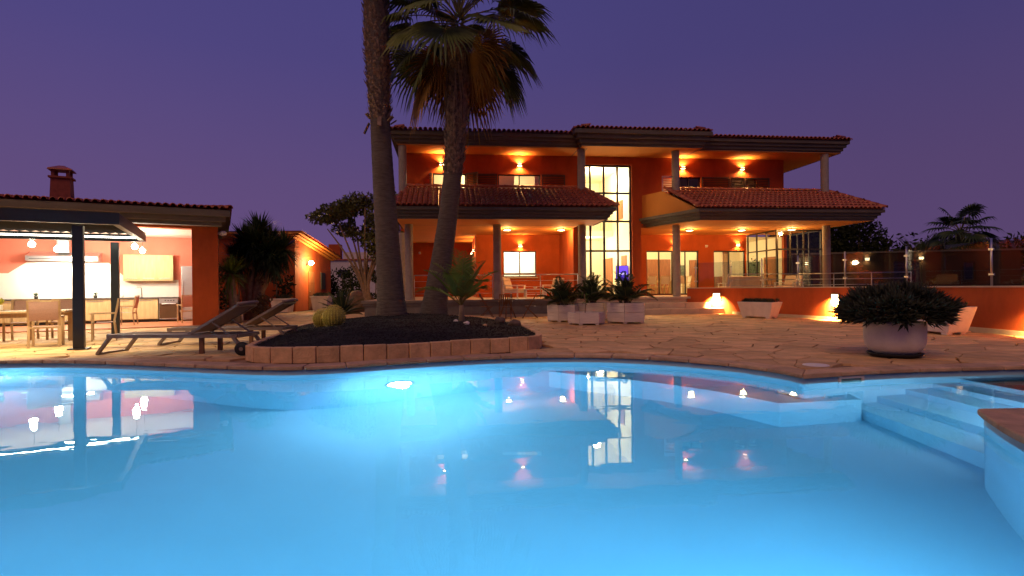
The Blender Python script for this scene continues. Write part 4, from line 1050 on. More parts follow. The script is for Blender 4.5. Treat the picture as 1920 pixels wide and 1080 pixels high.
# ================================================================ DINING TABLE AND CHAIRS
dt = thing('dining_table', 'long pale wooden dining table under the pergola', 'table', (*P2W(-1.85, 2.2), .012), KA)
tt = M()
for i in range(6): M().box(-1.3, 1.3, -.55+i*.185, -.55+i*.185+.178, .70, .74).build('plank', 'teak', dt)
M().box(-1.2, 1.2, -.46, -.42, .60, .699).build('apron', 'teak', dt); M().box(-1.2, 1.2, .42, .46, .60, .699).build('apron', 'teak', dt)
for sx in (-1, 1):
    for sy in (-1, 1): M().box(sx*1.2-.05, sx*1.2+.05, sy*.46-.05, sy*.46+.05, 0, .698).build('leg', 'teak', dt)
def make_chair(name, label, fm, sm, grp):
    t = thing(name, label, 'chair', group=grp)          # faces +y, back at -y
    for sx in (-1, 1):
        M().bar((sx*.25, .22, 0), (sx*.25, .22, .62), .045, .03).build('leg', fm, t); M().bar((sx*.25, -.25, 0), (sx*.25, -.20, .45), .045, .03).build('leg', fm, t)
        M().bar((sx*.25, -.20, .45), (sx*.25, -.29, .98), .045, .03).build('back_post', fm, t); M().box(sx*.25-.03, sx*.25+.03, -.22, .26, .622, .648).build('armrest', fm, t)
    se = M()
    for j in range(6): se.add([(-.235, -.2+.07*j, .43-.01*math.sin(j*.6)), (.235, -.2+.07*j, .43-.01*math.sin(j*.6))], [])
    se.f += [(2*j, 2*j+1, 2*j+3, 2*j+2) for j in range(5)]; se.build('seat', sm, t)
    M().box(-.235, .235, -.22, -.20, .39, .43).build('stretcher', fm, t); M().box(-.235, .235, .20, .235, .39, .43).build('stretcher', fm, t)
    bk = M()
    for j in range(6):
        z = .56+.078*j; y = -.215-.09*(z-.45)/.53-.012*math.sin(j*.63); bk.add([(-.235, y, z), (.235, y, z)], [])
    bk.f += [(2*j, 2*j+1, 2*j+3, 2*j+2) for j in range(5)]; bk.build('backrest', sm, t); M().bar((-.25, -.29, .975), (.25, -.29, .975), .03, .03).build('top_rail', fm, t)
    return t
ch0 = make_chair('dining_chair', 'x', 'teak', 'sling', 'mauve sling dining chairs'); first = True
spots = [(P2W(-.75, 1.05), KA+R(4), 'mauve sling dining chair with its back to the pool, left of the front pergola post'),
 (P2W(-1.85, 1.05), KA-R(3), 'mauve sling dining chair with its back to the pool at the left picture edge'),
 (P2W(.05, 2.3), KA+R(96), 'mauve sling dining chair at the right end of the dining table seen from the side'),
 (P2W(-.95, 3.35), KA+R(180), 'mauve sling dining chair across the table behind the front pergola post'),
 (P2W(-1.75, 3.4), KA+R(176), 'mauve sling dining chair across the table, second from the right'),
 (P2W(-2.6, 3.38), KA+R(183), 'mauve sling dining chair across the table, farthest left'),
 (K2W(-2.35, 1.6), KA+R(85), 'mauve sling chair standing in front of the kitchen cupboards below the tap'),
 (K2W(-.62, 2.1), KA+R(20), 'pale chair in front of the fridge beside the kitchen pier')]
for (x, y), rz, lb in spots:
    o = ch0 if first else copy_tree(ch0); first = False
    o.location = (x, y, .012 if y < 16.5 else .036); o.rotation_euler[2] = rz; o['label'] = lb
# things on the table
def tthing(name, label, cat, a, b): return thing(name, label, cat, (*P2W(-1.85+a, 2.2+b), .753), KA)
for a, b, lb, cc_ in ((.05, -.05, 'small vase of yellow green flowers on the dining table, right one', (.45, .42, .05)), (-.95, .1, 'small vase of yellow green flowers on the dining table at the left edge', (.40, .42, .05))):
    q = tthing('flower_vase', lb, 'vase', a, b); M().lathe([(.05, 0), (.06, .06), (.05, .12), (.055, .13)], 16).build('vase', 'white', q, True); lm = M()
    for k in range(70):
        t_ = random.random()*6.28; e_ = random.uniform(.5, 1.5); d = Vector((math.cos(t_)*math.cos(e_), math.sin(t_)*math.cos(e_), math.sin(e_)))*random.uniform(.10, .19); s_ = Vector((-d.y, d.x, 0)).normalized()*.018; o_ = Vector((0,0,.12))
        lm.add([tuple(o_+d*.4), tuple(o_+d*.8+s_), tuple(o_+d*1.1), tuple(o_+d*.8-s_)], [(0,1,2,3)])
    lm.build('flowers', mat('flower_yellow', cc_, .6), q)
q = tthing('fruit_bowl', 'white bowl with yellow fruit on the dining table', 'bowl', -.62, -.15); M().lathe([(.05, 0), (.06, .01), (.14, .07), (.145, .07), (.055, .012)], 20, caps=False).build('bowl', 'white', q, True)
for k in range(4):
    f_ = M().lathe([(.002, -.04), (.03, -.028), (.04, 0), (.03, .028), (.002, .04)], 12).build('fruit', mat('lemon', (.62, .46, .04), .5), q, True); f_.location = (.06*math.cos(k*1.6), .06*math.sin(k*1.6), .075)
for k in range(5):
    q = tthing('plate_setting', ('plate and napkin on the near side of the dining table, %s' % ('farthest left', 'middle one', 'nearest the pergola post')[k % 3] if k < 3 else 'plate and napkin on the far side of the dining table, %s' % ('left one', 'right one')[k % 3]), 'plate', -.8+.8*(k % 3), -.36 if k < 3 else .34)
    q['group'] = 'plates on the dining table'
    M().lathe([(.06, 0), (.12, .014), (.125, .016), (.06, .006)], 20, caps=False).build('plate', 'white', q, True); M().box(-.05, .05, -.04, .04, .008, .02).build('napkin', 'sling', q)
# ================================================================ SIDE BUILDING WITH LAMP
SB = thing('side_building', 'small terracotta outbuilding with sloping eaves and a lit lamp behind the yuccas', 'building', (-11.95, 30.0, 0), R(2))
w = M(); w.add([(-4.5,0,-.03),(0,0,-.03),(0,6.6,-.03),(-4.5,6.6,-.03),(-4.5,0,4.05),(0,0,4.05),(0,6.6,3.1),(-4.5,6.6,3.1)], [(0,1,5,4),(1,2,6,5),(2,3,7,6),(3,0,4,7)]); w.build('wall', 'terracotta', SB)
rf = M()
for dx, z0, z1 in ((.18, 0, .10), (.36, .101, .20), (.55, .201, .32)):
    rf.add([(-4.5-dx,-dx,4.05+z0),(dx,-dx,4.05+z0),(dx,6.6+dx,3.1+z0),(-4.5-dx,6.6+dx,3.1+z0),(-4.5-dx,-dx,4.05+z1),(dx,-dx,4.05+z1),(dx,6.6+dx,3.1+z1),(-4.5-dx,6.6+dx,3.1+z1)], [(0,3,2,1),(4,5,6,7),(0,1,5,4),(1,2,6,5),(2,3,7,6),(3,0,4,7)])
rf.build('eaves', 'soffit', SB)
M().add([(-5.1,-.62,4.372),(.62,-.62,4.372),(.62,7.25,3.422),(-5.1,7.25,3.422)], [(0,1,2,3)]).build('roof', 'tile_all', SB)
dd = M().box(.001, .05, 2.1, 3.1, 0, 2.25).build('door', 'door_wood', SB); M().lathe([(.03, 0), (.03, .05)], 10, (.08, 2.2, 1.05)).build('handle', 'steel', dd)
for k in range(3): M().box(.051, .065, 2.2, 3.0, .12+k*.72, .74+k*.72).build('panel', 'door_wood', dd)
M().box(.001, .06, 4.4, 5.2, 1.2, 2.25).build('window', 'dark_frame', SB)
lb = thing('outbuilding_lamp', 'bright round wall lamp above the outbuilding door', 'wall lamp', (-11.95+.02, 31.9, 2.72), R(2)); M().box(.0, .05, -.06, .06, -.12, .02).build('bracket', 'lamp_metal', lb); M().lathe([(.03, -.12), (.12, -.05), (.14, .03), (.10, .12), (.02, .16)], 16, (.17, 0, 0)).build('globe', 'glow_bulb', lb, True); M().bar((.03, 0, -.1), (.17, 0, -.11), .03, .03).build('arm', 'lamp_metal', lb)
light('lamp_light', 'POINT', (.42, 0, .0), 480, (1, .60, .22), lb, shadow_soft_size=.14)
# far white house between the trees
fh = thing('white_house', 'distant white flat house with a red chimney beyond the hedge', 'house', (-24.5, 75, 0), R(5))
w = M(); wall_open(w, -6, 6, -.03, 5.2, 0, .3, [(-3.6, -2.2, 2.9, 3.9), (.5, 2.2, 2.9, 3.9)]); w.box(-6, -5.7, .301, 8, -.03, 5.2); w.box(5.7, 6, .301, 8, -.03, 5.2); w.box(-6, 6, 8.001, 8.3, -.03, 5.2); w.box(1, 6, 1, 7.8, 5.201, 6.4); w.build('wall', mat('far_white', (.62, .58, .56), .9), fh)
M().box(-6.2, 6.2, -.2, 8.4, 5.2, 5.4).build('roof', 'tile_all', fh); M().box(-1.2, .4, 2, 3.4, 5.401, 7.6).build('chimney', 'terracotta', fh)
window(fh, -3.6, -2.2, 2.9, 3.9, .1, 2, 1); window(fh, .5, 2.2, 2.9, 3.9, .1, 2, 1)
# ================================================================ PLANTS
def rvec(): 
    while True:
        v = Vector((random.uniform(-1,1), random.uniform(-1,1), random.uniform(-1,1)))
        if .05 < v.length < 1: return v.normalized()
def fan_frond(o, d, plen, L, droop, nseg=30, spread=R(135), roll=0.):
    """petiole and fan blade; returns (petiole mesh, blade mesh)"""
    o = Vector(o); d = Vector(d).normalized(); pts = [o.copy()]; p = o.copy(); dd = d.copy()
    for k in range(6):
        dd = (dd+Vector((0,0,-droop*.13))).normalized(); p = p+dd*(plen/6); pts.append(p.copy())
    pm = M().tube(pts, [.035,.028,.024,.021,.018,.016,.014], 5)
    side = dd.cross(Vector((0,0,1)))
    if side.length < .1: side = dd.cross(Vector((1,0,0)))
    side.normalize(); side = (side*math.cos(roll)+side.cross(dd)*math.sin(roll)).normalized(); nr = side.cross(dd).normalized()
    b = M(); da = 2*spread/nseg
    for i in range(nseg):
        a = -spread+(i+.5)*da; l = L*(1-.28*abs(a/spread)**2)*random.uniform(.9, 1.05); zig = .05*l
        def at(ang, r, z=0.):
            fold = .22*abs(math.sin(ang))          # costapalmate fold
            return p+(dd*math.cos(ang)+side*math.sin(ang))*r + nr*(z+fold*r*.5) + Vector((0,0,-droop*.55*(r/L)**2.2*L*.55))
        w1 = da*.5; r1 = l*.5; r2 = l*.78
        tw = random.uniform(-.03, .03)
        v = [at(a, l*.04), at(a-w1, r1, -zig*.4), at(a, r1, zig*.5), at(a+w1, r1, -zig*.4), at(a-w1*.42+tw, r2, -zig*.2)-Vector((0,0,.03*l*droop)), at(a+w1*.42+tw, r2, zig*.2)-Vector((0,0,.03*l*droop)), at(a+tw*2, l)-Vector((0,0,random.uniform(.06,.22)*l*(.4+droop)))]
        b.add(v, [(0,1,2),(0,2,3),(1,4,2),(2,4,5),(2,5,3),(4,6,5)])
    return pm, b
def palm_trunk(path, radii, name, parent, m):
    sp = smooth_path(path, 34); n = len(sp); rr = []
    for i in range(n):
        f = i/(n-1)*(len(radii)-1); k = min(int(f), len(radii)-2); rr.append((radii[k]*(1-f+k)+radii[k+1]*(f-k))*(1+.020*(1-(i % 4)/3)+random.uniform(-.006, .006)))
    o = M().tube(sp, rr, 18).build(name, m, parent, True); return sp, rr
def boots(sp, rr, z0, z1, count, parent, ln=.22, m='bark_boot'):
    b = M()
    for k in range(count):
        i = min(len(sp)-2, max(0, next((j for j, p in enumerate(sp) if p[2] >= z0+(z1-z0)*k/count), len(sp)-2)))
        z = z0+(z1-z0)*(k+random.random())/count; p = Vector(sp[i]).lerp(Vector(sp[i+1]), (z-sp[i][2])/max(.01, sp[i+1][2]-sp[i][2])); t = k*2.39996+random.uniform(-.2,.2)
        u = Vector((math.cos(t), math.sin(t), 0)); s = Vector((-u.y, u.x, 0)); l = ln*random.uniform(.6, 1.3); r = rr[i]
        base = p+u*(r*.85); w_ = .075*random.uniform(.7, 1.2); lean = random.uniform(.2, .7); tip = base+Vector((0,0,l))+u*l*lean
        b.add([base-s*w_, base+s*w_, base+s*w_*.6+Vector((0,0,l*.6))+u*(l*lean*.6+.03), base-s*w_*.6+Vector((0,0,l*.6))+u*(l*lean*.6+.03), tip+s*w_*.3*random.uniform(-1,1)], [(0,1,2,3),(3,2,4)])
    return b.build('leaf_base_field', m, parent, kind='stuff')
# --- tall palm, trunk leaving the frame at the top
pa = thing('fan_palm', 'tall straight fan palm whose thick trunk leaves the picture at the top', 'palm tree', (-3.65, 16.5, .2), 0, 'fan palms in the gravel bed')
sp, rr = palm_trunk([(0,0,-.1), (-.02,0,.6), (-.10,0,2.2), (-.22,0,4.4), (-.30,0,6.2), (-.36,0,8.2), (-.42,0,10.5), (-.5,0,13.2)], [.54, .42, .36, .315, .29, .36, .36, .33], 'trunk', pa, 'bark')
boots(sp, rr, 6.0, 13.2, 1100, pa, .24)
for k in range(7):
    t = k*.9+.4; u = Vector((math.cos(t), math.sin(t), 0)); b_ = Vector((-.30, 0, 6.0+.05*(k % 3))) + u*.33
    M().bar(b_, b_+u*.16+Vector((0,0,-.32 if k % 2 else .12)), .12, .03).build('dead_leaf_stub', 'bark_boot', pa)
for k in range(30):
    az = k*2.4; el = R(75)-R(125)*k/30; d = (math.cos(az)*math.cos(el), math.sin(az)*math.cos(el), math.sin(el)); pm, b = fan_frond((-.5,0,13.2), d, 1.3, 1.25, .5+.5*(k/30), 22)
    fo = b.build('frond', 'fan' if k < 24 else 'fan_dry', pa); pm.build('petiole', 'petiole', fo)
# --- leaning palm with its crown in view
pb2 = thing('fan_palm', 'leaning fan palm with a wide crown of green and yellowing fans in view', 'palm tree', (-2.55, 17.5, .2), 0, 'fan palms in the gravel bed')
sp, rr = palm_trunk([(0,0,-.1), (.10,0,.7), (.32,0,2.0), (.52,0,3.3), (.68,0,4.6), (.80,0,5.8), (.84,0,7.2), (.86,0,8.6), (.88,0,9.3)], [.50, .38, .33, .30, .29, .31, .36, .36, .22], 'trunk', pb2, 'bark')
boots(sp, rr, 4.5, 9.0, 800, pb2, .24)
# skirt of hanging fibres below the crown
sk_ = M()
for k in range(220):
    z = random.uniform(6.8, 8.6); t = random.random()*6.28; u = Vector((math.cos(t), math.sin(t), 0)); s = Vector((-u.y, u.x, 0)); b_ = Vector((.86, 0, z))+u*random.uniform(.30, .46); l = random.uniform(.5, 1.25)
    sk_.add([b_-s*.03, b_+s*.03, b_+u*.12+Vector((0,0,-l))+s*random.uniform(-.1,.1)], [(0,1,2)])
sk_.build('fibre_skirt', 'bark_boot', pb2, kind='stuff')
cc_ = Vector((.92, 0, 9.5))
NF = 54
for k in range(NF):
    az = k*2.39996+random.uniform(-.25, .25); f = k/NF; el = R(82)-R(128)*f**.9
    d = Vector((math.cos(az)*math.cos(el), math.sin(az)*math.cos(el), math.sin(el)))
    if el < R(-8) and d.y < -.45: continue
    old = f > .88 and random.random() < .7
    pm, b = fan_frond(cc_+Vector((0,0,.25-.6*f))+d*.1, d, random.uniform(1.45, 1.95)*(1 if f < .8 else .85), random.uniform(1.2, 1.5), .35+.75*f, 34, R(128), random.uniform(-.5, .5))
    fo = b.build('frond', 'fan_dry' if old else 'fan', pb2); pm.build('petiole', 'petiole', fo)
for az, el, pl in ((R(-30), R(-22), 1.15), (R(-12), R(-50), 1.2), (R(-40), R(-45), 1.0), (R(-160), R(-48), 1.25)):   # yellow fans on the right
    d = Vector((math.cos(az)*math.cos(el), math.sin(az)*math.cos(el), math.sin(el))); pm, b = fan_frond(cc_+Vector((0,0,-.2)), d, pl, 1.25, .8, 32, R(120), 1.35)
    fo = b.build('frond', 'fan_dry', pb2); pm.build('petiole', 'petiole', fo)
# --- feather fronds
def feather(o, az, el, L, droop, nl, ll, wl, keel=.5, up=.35):
    o = Vector(o); d = Vector((math.cos(az)*math.cos(el), math.sin(az)*math.cos(el), math.sin(el))); pts = [o.copy()]; p = o.copy(); n = 14
    dirs = [d.copy()]
    for k in range(n):
        d = (d+Vector((0,0,-droop/n*(.4+1.4*k/n)))).normalized(); p = p+d*(L/n); pts.append(p.copy()); dirs.append(d.copy())
    r = M().tube(pts, [.012*(1-.8*i/n)+.002 for i in range(n+1)], 4); lf = M()
    for k in range(nl):
        f = .16+.84*(k+.5)/nl; x = f*n; i = min(int(x), n-1); q = pts[i].lerp(pts[i+1], x-i); dd = dirs[i]
        s = dd.cross(Vector((0,0,1))).normalized() if abs(dd.z) < .98 else Vector((1,0,0)); nn = s.cross(dd)
        l = ll*math.sin(math.pi*min(1, .18+.80*f))**.7*random.uniform(.85, 1.1)
        for sg in (-1, 1):
            v = (s*sg+dd*random.uniform(.5, .8)+nn*up).normalized(); w_ = dd*wl*.5 + nn*wl*.2; tip = q+v*l+Vector((0,0,-l*.28*keel)); mid = q+v*l*.45
            lf.add([q, mid-w_, tip, mid+w_], [(0,1,2),(0,2,3)])
    return r, lf
def feather_plant(name, label, cat, loc, stems, nf, L, m, elr, droop, nl, ll, wl, grp=None, stem_m='pale_bark'):
    t = thing(name, label, cat, loc, 0, grp)
    for (sx, sy, sh, sr) in stems: M().tube([(sx,sy,-.05), (sx*1.05,sy,sh*.5), (sx*1.12,sy,sh)], [sr*1.3, sr, sr*.8], 10).build('stem', stem_m, t, True)
    for k in range(nf):
        sx, sy, sh, sr = stems[k % len(stems)]; f = k/nf; el = elr[0]+(elr[1]-elr[0])*f
        r, lf = feather((sx*1.12, sy, sh-.02), k*2.39996+random.uniform(-.3,.3), el, L*random.uniform(.8, 1.1), droop*random.uniform(.7, 1.3), nl, ll, wl)
        fo = lf.build('frond', m, t); r.build('rachis', 'petiole', fo)
    return t
feather_plant('young_palm', 'young feather palm with bright green fronds in front of the leaning trunk', 'palm', (-1.22, 13.09, .33), [(0,0,.42,.065)], 13, 1.35, 'areca', (R(86), R(40)), 1.0, 30, .40, .020)
# --- hexagonal planters and their palms
def hex_planter(x, y, w, h, rz, label, tiers):
    t = thing('hex_planter', label, 'planter', (x, y, .012), rz, 'white hexagonal planters'); r = w/2
    P = [(r*math.cos(R(60*k)), r*math.sin(R(60*k))) for k in range(6)]
    for j in range(tiers):
        z0 = .05+(h-.05)*j/tiers; z1 = .05+(h-.05)*(j+1)/tiers-.006; o_ = .006*(j % 2)
        for k in range(6):
            a, b = Vector(P[k]), Vector(P[(k+1) % 6]); m1 = (a+b)/2; nr = m1.normalized(); a2, b2 = a*(1-.075/r), b*(1-.075/r)
            e1 = (b-a).normalized()*.003
            M().prism([tuple(a+e1+nr*o_), tuple(b-e1+nr*o_), tuple(b2-e1), tuple(a2+e1)], z0, z1).build('board', 'planter_wood', t, bevel=.006)
    for k in range(6): M().prism([(P[k][0]*.85-.05, P[k][1]*.85-.05), (P[k][0]*.85+.05, P[k][1]*.85-.05), (P[k][0]*.85+.05, P[k][1]*.85+.05), (P[k][0]*.85-.05, P[k][1]*.85+.05)], 0, .06).build('foot', 'planter_wood', t)
    M().prism([(p[0]*.9, p[1]*.9) for p in P], h-.12, h-.05).build('soil', 'soil', t)
    return t
HP = [(1.72, 18.35, 1.10, .56, R(8), 'left white hexagonal planter holding a dark palm', 2), (2.28, 16.75, 1.16, .38, R(2), 'low white hexagonal planter in front, holding a thin bare stem', 1),
      (3.62, 17.3, 1.30, .64, R(14), 'right white hexagonal planter, largest, holding a wide palm', 2), (2.72, 18.6, 1.15, .62, R(5), 'white hexagonal planter at the back between the left and right ones', 2)]
for a in HP: hex_planter(*a)
def dome_palm(x, y, z, label, n, L): return feather_plant('potted_palm', label, 'palm', (x, y, z), [(0,0,.12,.08), (.12,.1,.08,.06), (-.14,.05,.1,.06)], n, L, 'cycad', (R(80), R(18)), .95, 30, .30, .030, 'palms in the hexagonal planters', 'brown_bark')
dome_palm(1.72, 18.35, .52, 'dark feathery palm in the left hexagonal planter', 26, .95)
dome_palm(2.72, 18.6, .57, 'dark dense palm in the back hexagonal planter', 30, 1.0)
dome_palm(3.62, 17.3, .58, 'dark palm with long side fronds in the right hexagonal planter', 26, 1.05)
st = thing('bare_sapling', 'thin bare stem in the low hexagonal planter', 'sapling', (2.22, 16.6, .33)); M().tube([(0,0,-.02), (.02,0,.3), (-.02,.02,.62)], [.018, .014, .006], 6).build('trunk', 'pale_bark', st)
lm = M()
for k in range(26):
    b_ = Vector((random.uniform(-.1,.12), random.uniform(-.1,.1), random.uniform(.3, .66))); v = rvec()*.07; s = v.cross(rvec()).normalized()*.02; lm.add([b_, b_+v*.5+s, b_+v, b_+v*.5-s], [(0,1,2,3)])
lm.build('leaves', 'areca', st)
# --- big round pot with dense shrub
pot = thing('round_pot', 'big round white concrete pot with a black saucer at the pool edge', 'pot', (6.05, 8.62, .012))
M().lathe([(.27, .05), (.35, .10), (.40, .18), (.415, .27), (.42, .50), (.41, .545), (.385, .55), (.37, .53), (.365, .40)], 40, caps=False).build('body', 'concrete', pot, True)
M().lathe([(.31, .0), (.35, .015), (.385, .055), (.37, .058), (.335, .025), (.2, .02)], 40).build('saucer', 'rubber', pot, True); M().lathe([(.38, .44), (.001, .46)], 30, caps=False).build('soil', 'soil', pot)
sh_ = thing('dense_shrub', 'dense dark shrub with pointed leaves filling the big round pot', 'shrub', (6.05, 8.62, .5))
lm = M()
def rosette(m, c, ax, n, l, w_):
    ax = ax.normalized(); a = ax.orthogonal().normalized(); b = ax.cross(a)
    for k in range(n):
        t = k*2.39996+random.uniform(-.2,.2); e_ = R(25)+R(60)*(k/n); d = (a*math.cos(t)+b*math.sin(t))*math.cos(e_)+ax*math.sin(e_); s = d.cross(ax).normalized()*w_; L_ = l*random.uniform(.8,1.15); u = ax*L_*.1
        m.add([c, c+d*L_*.45+s-u*.3, c+d*L_+u, c+d*L_*.45-s-u*.3, c+d*L_*.5+u*.4], [(0,1,4),(1,2,4),(2,3,4),(3,0,4)])
for k in range(330):
    t = random.random()*6.283; e_ = math.asin(random.uniform(-.42, 1)); rr_ = random.uniform(.82, 1.02)*(1+.10*noise.noise(Vector((math.cos(t)*2, math.sin(t)*2, e_*2))))
    d = Vector((math.cos(t)*math.cos(e_)*.70, math.sin(t)*math.cos(e_)*.70, .22+math.sin(e_)*.30)); ax = Vector((math.cos(t)*math.cos(e_), math.sin(t)*math.cos(e_), math.sin(e_)+.45))
    rosette(lm, d*rr_, ax, 12, random.uniform(.15, .21), .021)
for k in range(110):
    t = random.random()*6.283; r_ = .5*math.sqrt(random.random()); rosette(lm, Vector((r_*math.cos(t), r_*math.sin(t), .50-.35*r_*r_+random.uniform(-.05, .03))), Vector((math.cos(t)*r_*.8, math.sin(t)*r_*.8, 1)), 12, random.uniform(.14, .2), .021)
lm.build('crown', 'shrub', sh_)
br = M()
for k in range(14):
    t = k*.45; br.tube([(0,0,-.05), (.3*math.cos(t), .3*math.sin(t), .1), (.7*math.cos(t), .7*math.sin(t), .25)], [.02,.015,.008], 5)
br.build('branches', 'brown_bark', sh_)
# --- tapered long planters
def trough(x, y, L, W, H_, rz, label, plabel):
    t = thing('tapered_planter', label, 'planter', (x, y, .012), rz, 'white tapered planters')
    a, b = .80, .72; hl_, hw = L/2, W/2
    o = [(-hl_*a,-hw*b,.05),(hl_*a,-hw*b,.05),(hl_*a,hw*b,.05),(-hl_*a,hw*b,.05),(-hl_,-hw,H_),(hl_,-hw,H_),(hl_,hw,H_),(-hl_,hw,H_)]
    i_ = [(-hl_+.05,-hw+.05,H_),(hl_-.05,-hw+.05,H_),(hl_-.05,hw-.05,H_),(-hl_+.05,hw-.05,H_),(-hl_+.06,-hw+.06,H_-.09),(hl_-.06,-hw+.06,H_-.09),(hl_-.06,hw-.06,H_-.09),(-hl_+.06,hw-.06,H_-.09)]
    M().add(o+i_, [(0,3,2,1),(0,1,5,4),(1,2,6,5),(2,3,7,6),(3,0,4,7),(4,5,9,8),(5,6,10,9),(6,7,11,10),(7,4,8,11),(8,9,13,12),(9,10,14,13),(10,11,15,14),(11,8,12,15)]).build('body', 'concrete', t, bevel=.012)
    for sx in (-1, 1):
        for sy in (-1, 1): M().box(sx*hl_*.66-.07, sx*hl_*.66+.07, sy*hw*.5-.07, sy*hw*.5+.07, 0, .051).build('foot', 'concrete', t)
    M().box(-hl_+.062, hl_-.062, -hw+.062, hw-.062, H_-.12, H_-.085).build('soil', 'soil', t)
    p = thing('low_planting', plabel, 'plants', (x, y, H_-.08), rz); m = M()
    for k in range(170): rosette(m, Vector((random.uniform(-hl_+.08, hl_-.08), random.uniform(-hw+.08, hw-.08), random.uniform(.02, .14))), Vector((random.uniform(-.5,.5), random.uniform(-.5,.5), 1)), 9, .10, .014)
    m.build('leaves', 'shrub', p)
trough(8.70, 19.15, 1.35, .62, .56, R(-58), 'white tapered planter against the retaining wall right of the steps', 'low dark plants in the tapered planter right of the steps')
trough(9.75, 12.6, 1.45, .72, .62, R(-80), 'white tapered planter against the wall behind the big round pot', 'low dark plants in the tapered planter behind the big round pot')
# --- barrel cacti
def barrel_cactus(x, y, r, label):
    t = thing('barrel_cactus', label, 'cactus', (x, y, bed_z(x, y)-.03), 0, 'golden barrel cacti'); m = M(); ribs = 22; n = ribs*4; prof = 14; vs_ = []; fs = []
    for j in range(prof+1):
        ph = math.pi*(.04+.92*j/prof); 
        for k in range(n):
            f = 1+.055*math.cos(k*2*math.pi/4); vs_.append((r*f*math.sin(ph)*math.cos(2*math.pi*k/n), r*f*math.sin(ph)*math.sin(2*math.pi*k/n), r*.95-r*.95*math.cos(ph)))
    fs = [(j*n+k, j*n+(k+1) % n, (j+1)*n+(k+1) % n, (j+1)*n+k) for j in range(prof) for k in range(n)] + [tuple(range(prof*n, prof*n+n))]
    m.add(vs_, fs).build('body', 'cactus', t, True); s = M()
    for k in range(ribs):
        for j in range(2, 15):
            ph = math.pi*j/15; a = 2*math.pi*k/ribs; u = Vector((math.sin(ph)*math.cos(a), math.sin(ph)*math.sin(a), -math.cos(ph))); c = u*r*1.05+Vector((0,0,r*.95))
            for q in range(5):
                v = (u+rvec()*.9).normalized()*.05; w_ = v.cross(rvec()).normalized()*.0022; s.add([c-w_, c+w_, c+v], [(0,1,2)])
    s.build('spines', 'spine', t, kind='stuff')
barrel_cactus(-4.62, 13.25, .22, 'golden barrel cactus, left and rear of the pair in the gravel bed'); barrel_cactus(-4.22, 12.85, .25, 'golden barrel cactus, right and front of the pair in the gravel bed')
# --- spiky cycad behind the cacti
cy_t = feather_plant('cycad', 'dark spiky cycad behind the golden barrel cacti', 'cycad', (-4.75, 15.2, .3), [(0,0,.16,.1)], 30, .75, 'cycad', (R(80), R(8)), .5, 30, .16, .018, None, 'brown_bark')
# --- yuccas beside the kitchen
def yucca(name, label, loc, heads, n, L, w_, m='yucca', trunk_pts=None):
    t = thing(name, label, 'yucca', loc)
    lm = M()
    for (hx, hy, hz, sc_) in heads:
        c = Vector((hx, hy, hz))
        if trunk_pts is None: M().tube([(hx*.1, hy*.1, -.05), (hx*.35, hy*.35, hz*.4), (hx*.8, hy*.8, hz*.8), (hx, hy, hz)], [.16, .13, .11, .09], 9).build('trunk', 'pale_bark', t, True)
        for k in range(n):
            u = rvec(); u.z = u.z*.8+.18; u.normalize(); l = L*sc_*random.uniform(.75, 1.1); s = u.cross(Vector((0,0,1))).normalized()*w_ if abs(u.z) < .98 else Vector((w_,0,0)); dr = Vector((0,0,-.16*l*(1-u.z)))
            lm.add([c+u*.05-s*.6, c+u*.05+s*.6, c+u*l*.55+s+dr*.3, c+u*l*.55-s+dr*.3, c+u*l+dr], [(0,1,2,3),(3,2,4)])
    if trunk_pts: M().tube(trunk_pts, [.2, .17, .14, .12][:len(trunk_pts)], 10).build('trunk', 'pale_bark', t, True)
    lm.build('crown', m, t); return t
yucca('big_yucca', 'big dark yucca with a huge round head beside the kitchen pier', (-10.45, 21.6, 0), [(.2, 0, 2.6, 1.), (.65, .3, 3.05, 1.), (-.25, .3, 3.1, 1.), (1.0, -.1, 2.3, .95), (.35, .2, 3.5, 1.), (1.3, .2, 2.8, .95), (-.55, .2, 2.5, .95), (.3,-.3,3.0,1.), (.8,-.2,2.7,1.)], 330, .95, .036)
yucca('small_yucca', 'smaller light green yucca right beside the kitchen pier', (-9.95, 19.3, 0), [(-.02, 0, 1.75, 1.)], 240, .85, .024, 'areca', [(.18,0,-.05), (.1,0,.6), (.0,0,1.2), (-.02,0,1.75)])
# --- foliage clumps
def clump_crown(name, m, parent, blobs, n, sz, seed=0, narrow=.45, gate=-.22):
    lm = M()
    tot = sum(b[3]*b[4]*b[5] for b in blobs)
    for (x, y, z, rx, ry, rz_) in blobs:
        k = int(n*rx*ry*rz_/tot)
        for _ in range(k):
            u = rvec(); r = random.random()**.35
            c = Vector((x+u.x*rx*r, y+u.y*ry*r, z+u.z*rz_*r))
            if noise.noise(c*.9/max(.3, sz*6)+Vector((seed, 0, 0))) < gate: continue
            d = (u*.6+rvec()).normalized()*sz*random.uniform(.6, 1.3); s = d.cross(rvec()).normalized()*sz*narrow*.5
            lm.add([c-d*.5, c+s, c+d*.5, c-s], [(0,1,2,3)])
    return lm.build(name, m, parent)
cr_ = thing('croton_shrub', 'dark reddish shrub below the big yucca', 'shrub', (-9.35, 20.2, 0)); M().tube([(0,0,-.03), (.05,0,.5), (0,0,1.1)], [.06,.05,.03], 7).build('trunk', 'brown_bark', cr_)
clump_crown('crown', 'red_leaf', cr_, [(0,0,1.35,.34,.34,.3), (.2,0,.95,.34,.34,.28), (-.05,0,.55,.42,.4,.3), (.5,0,1.15,.24,.2,.16)], 1100, .13, 2)
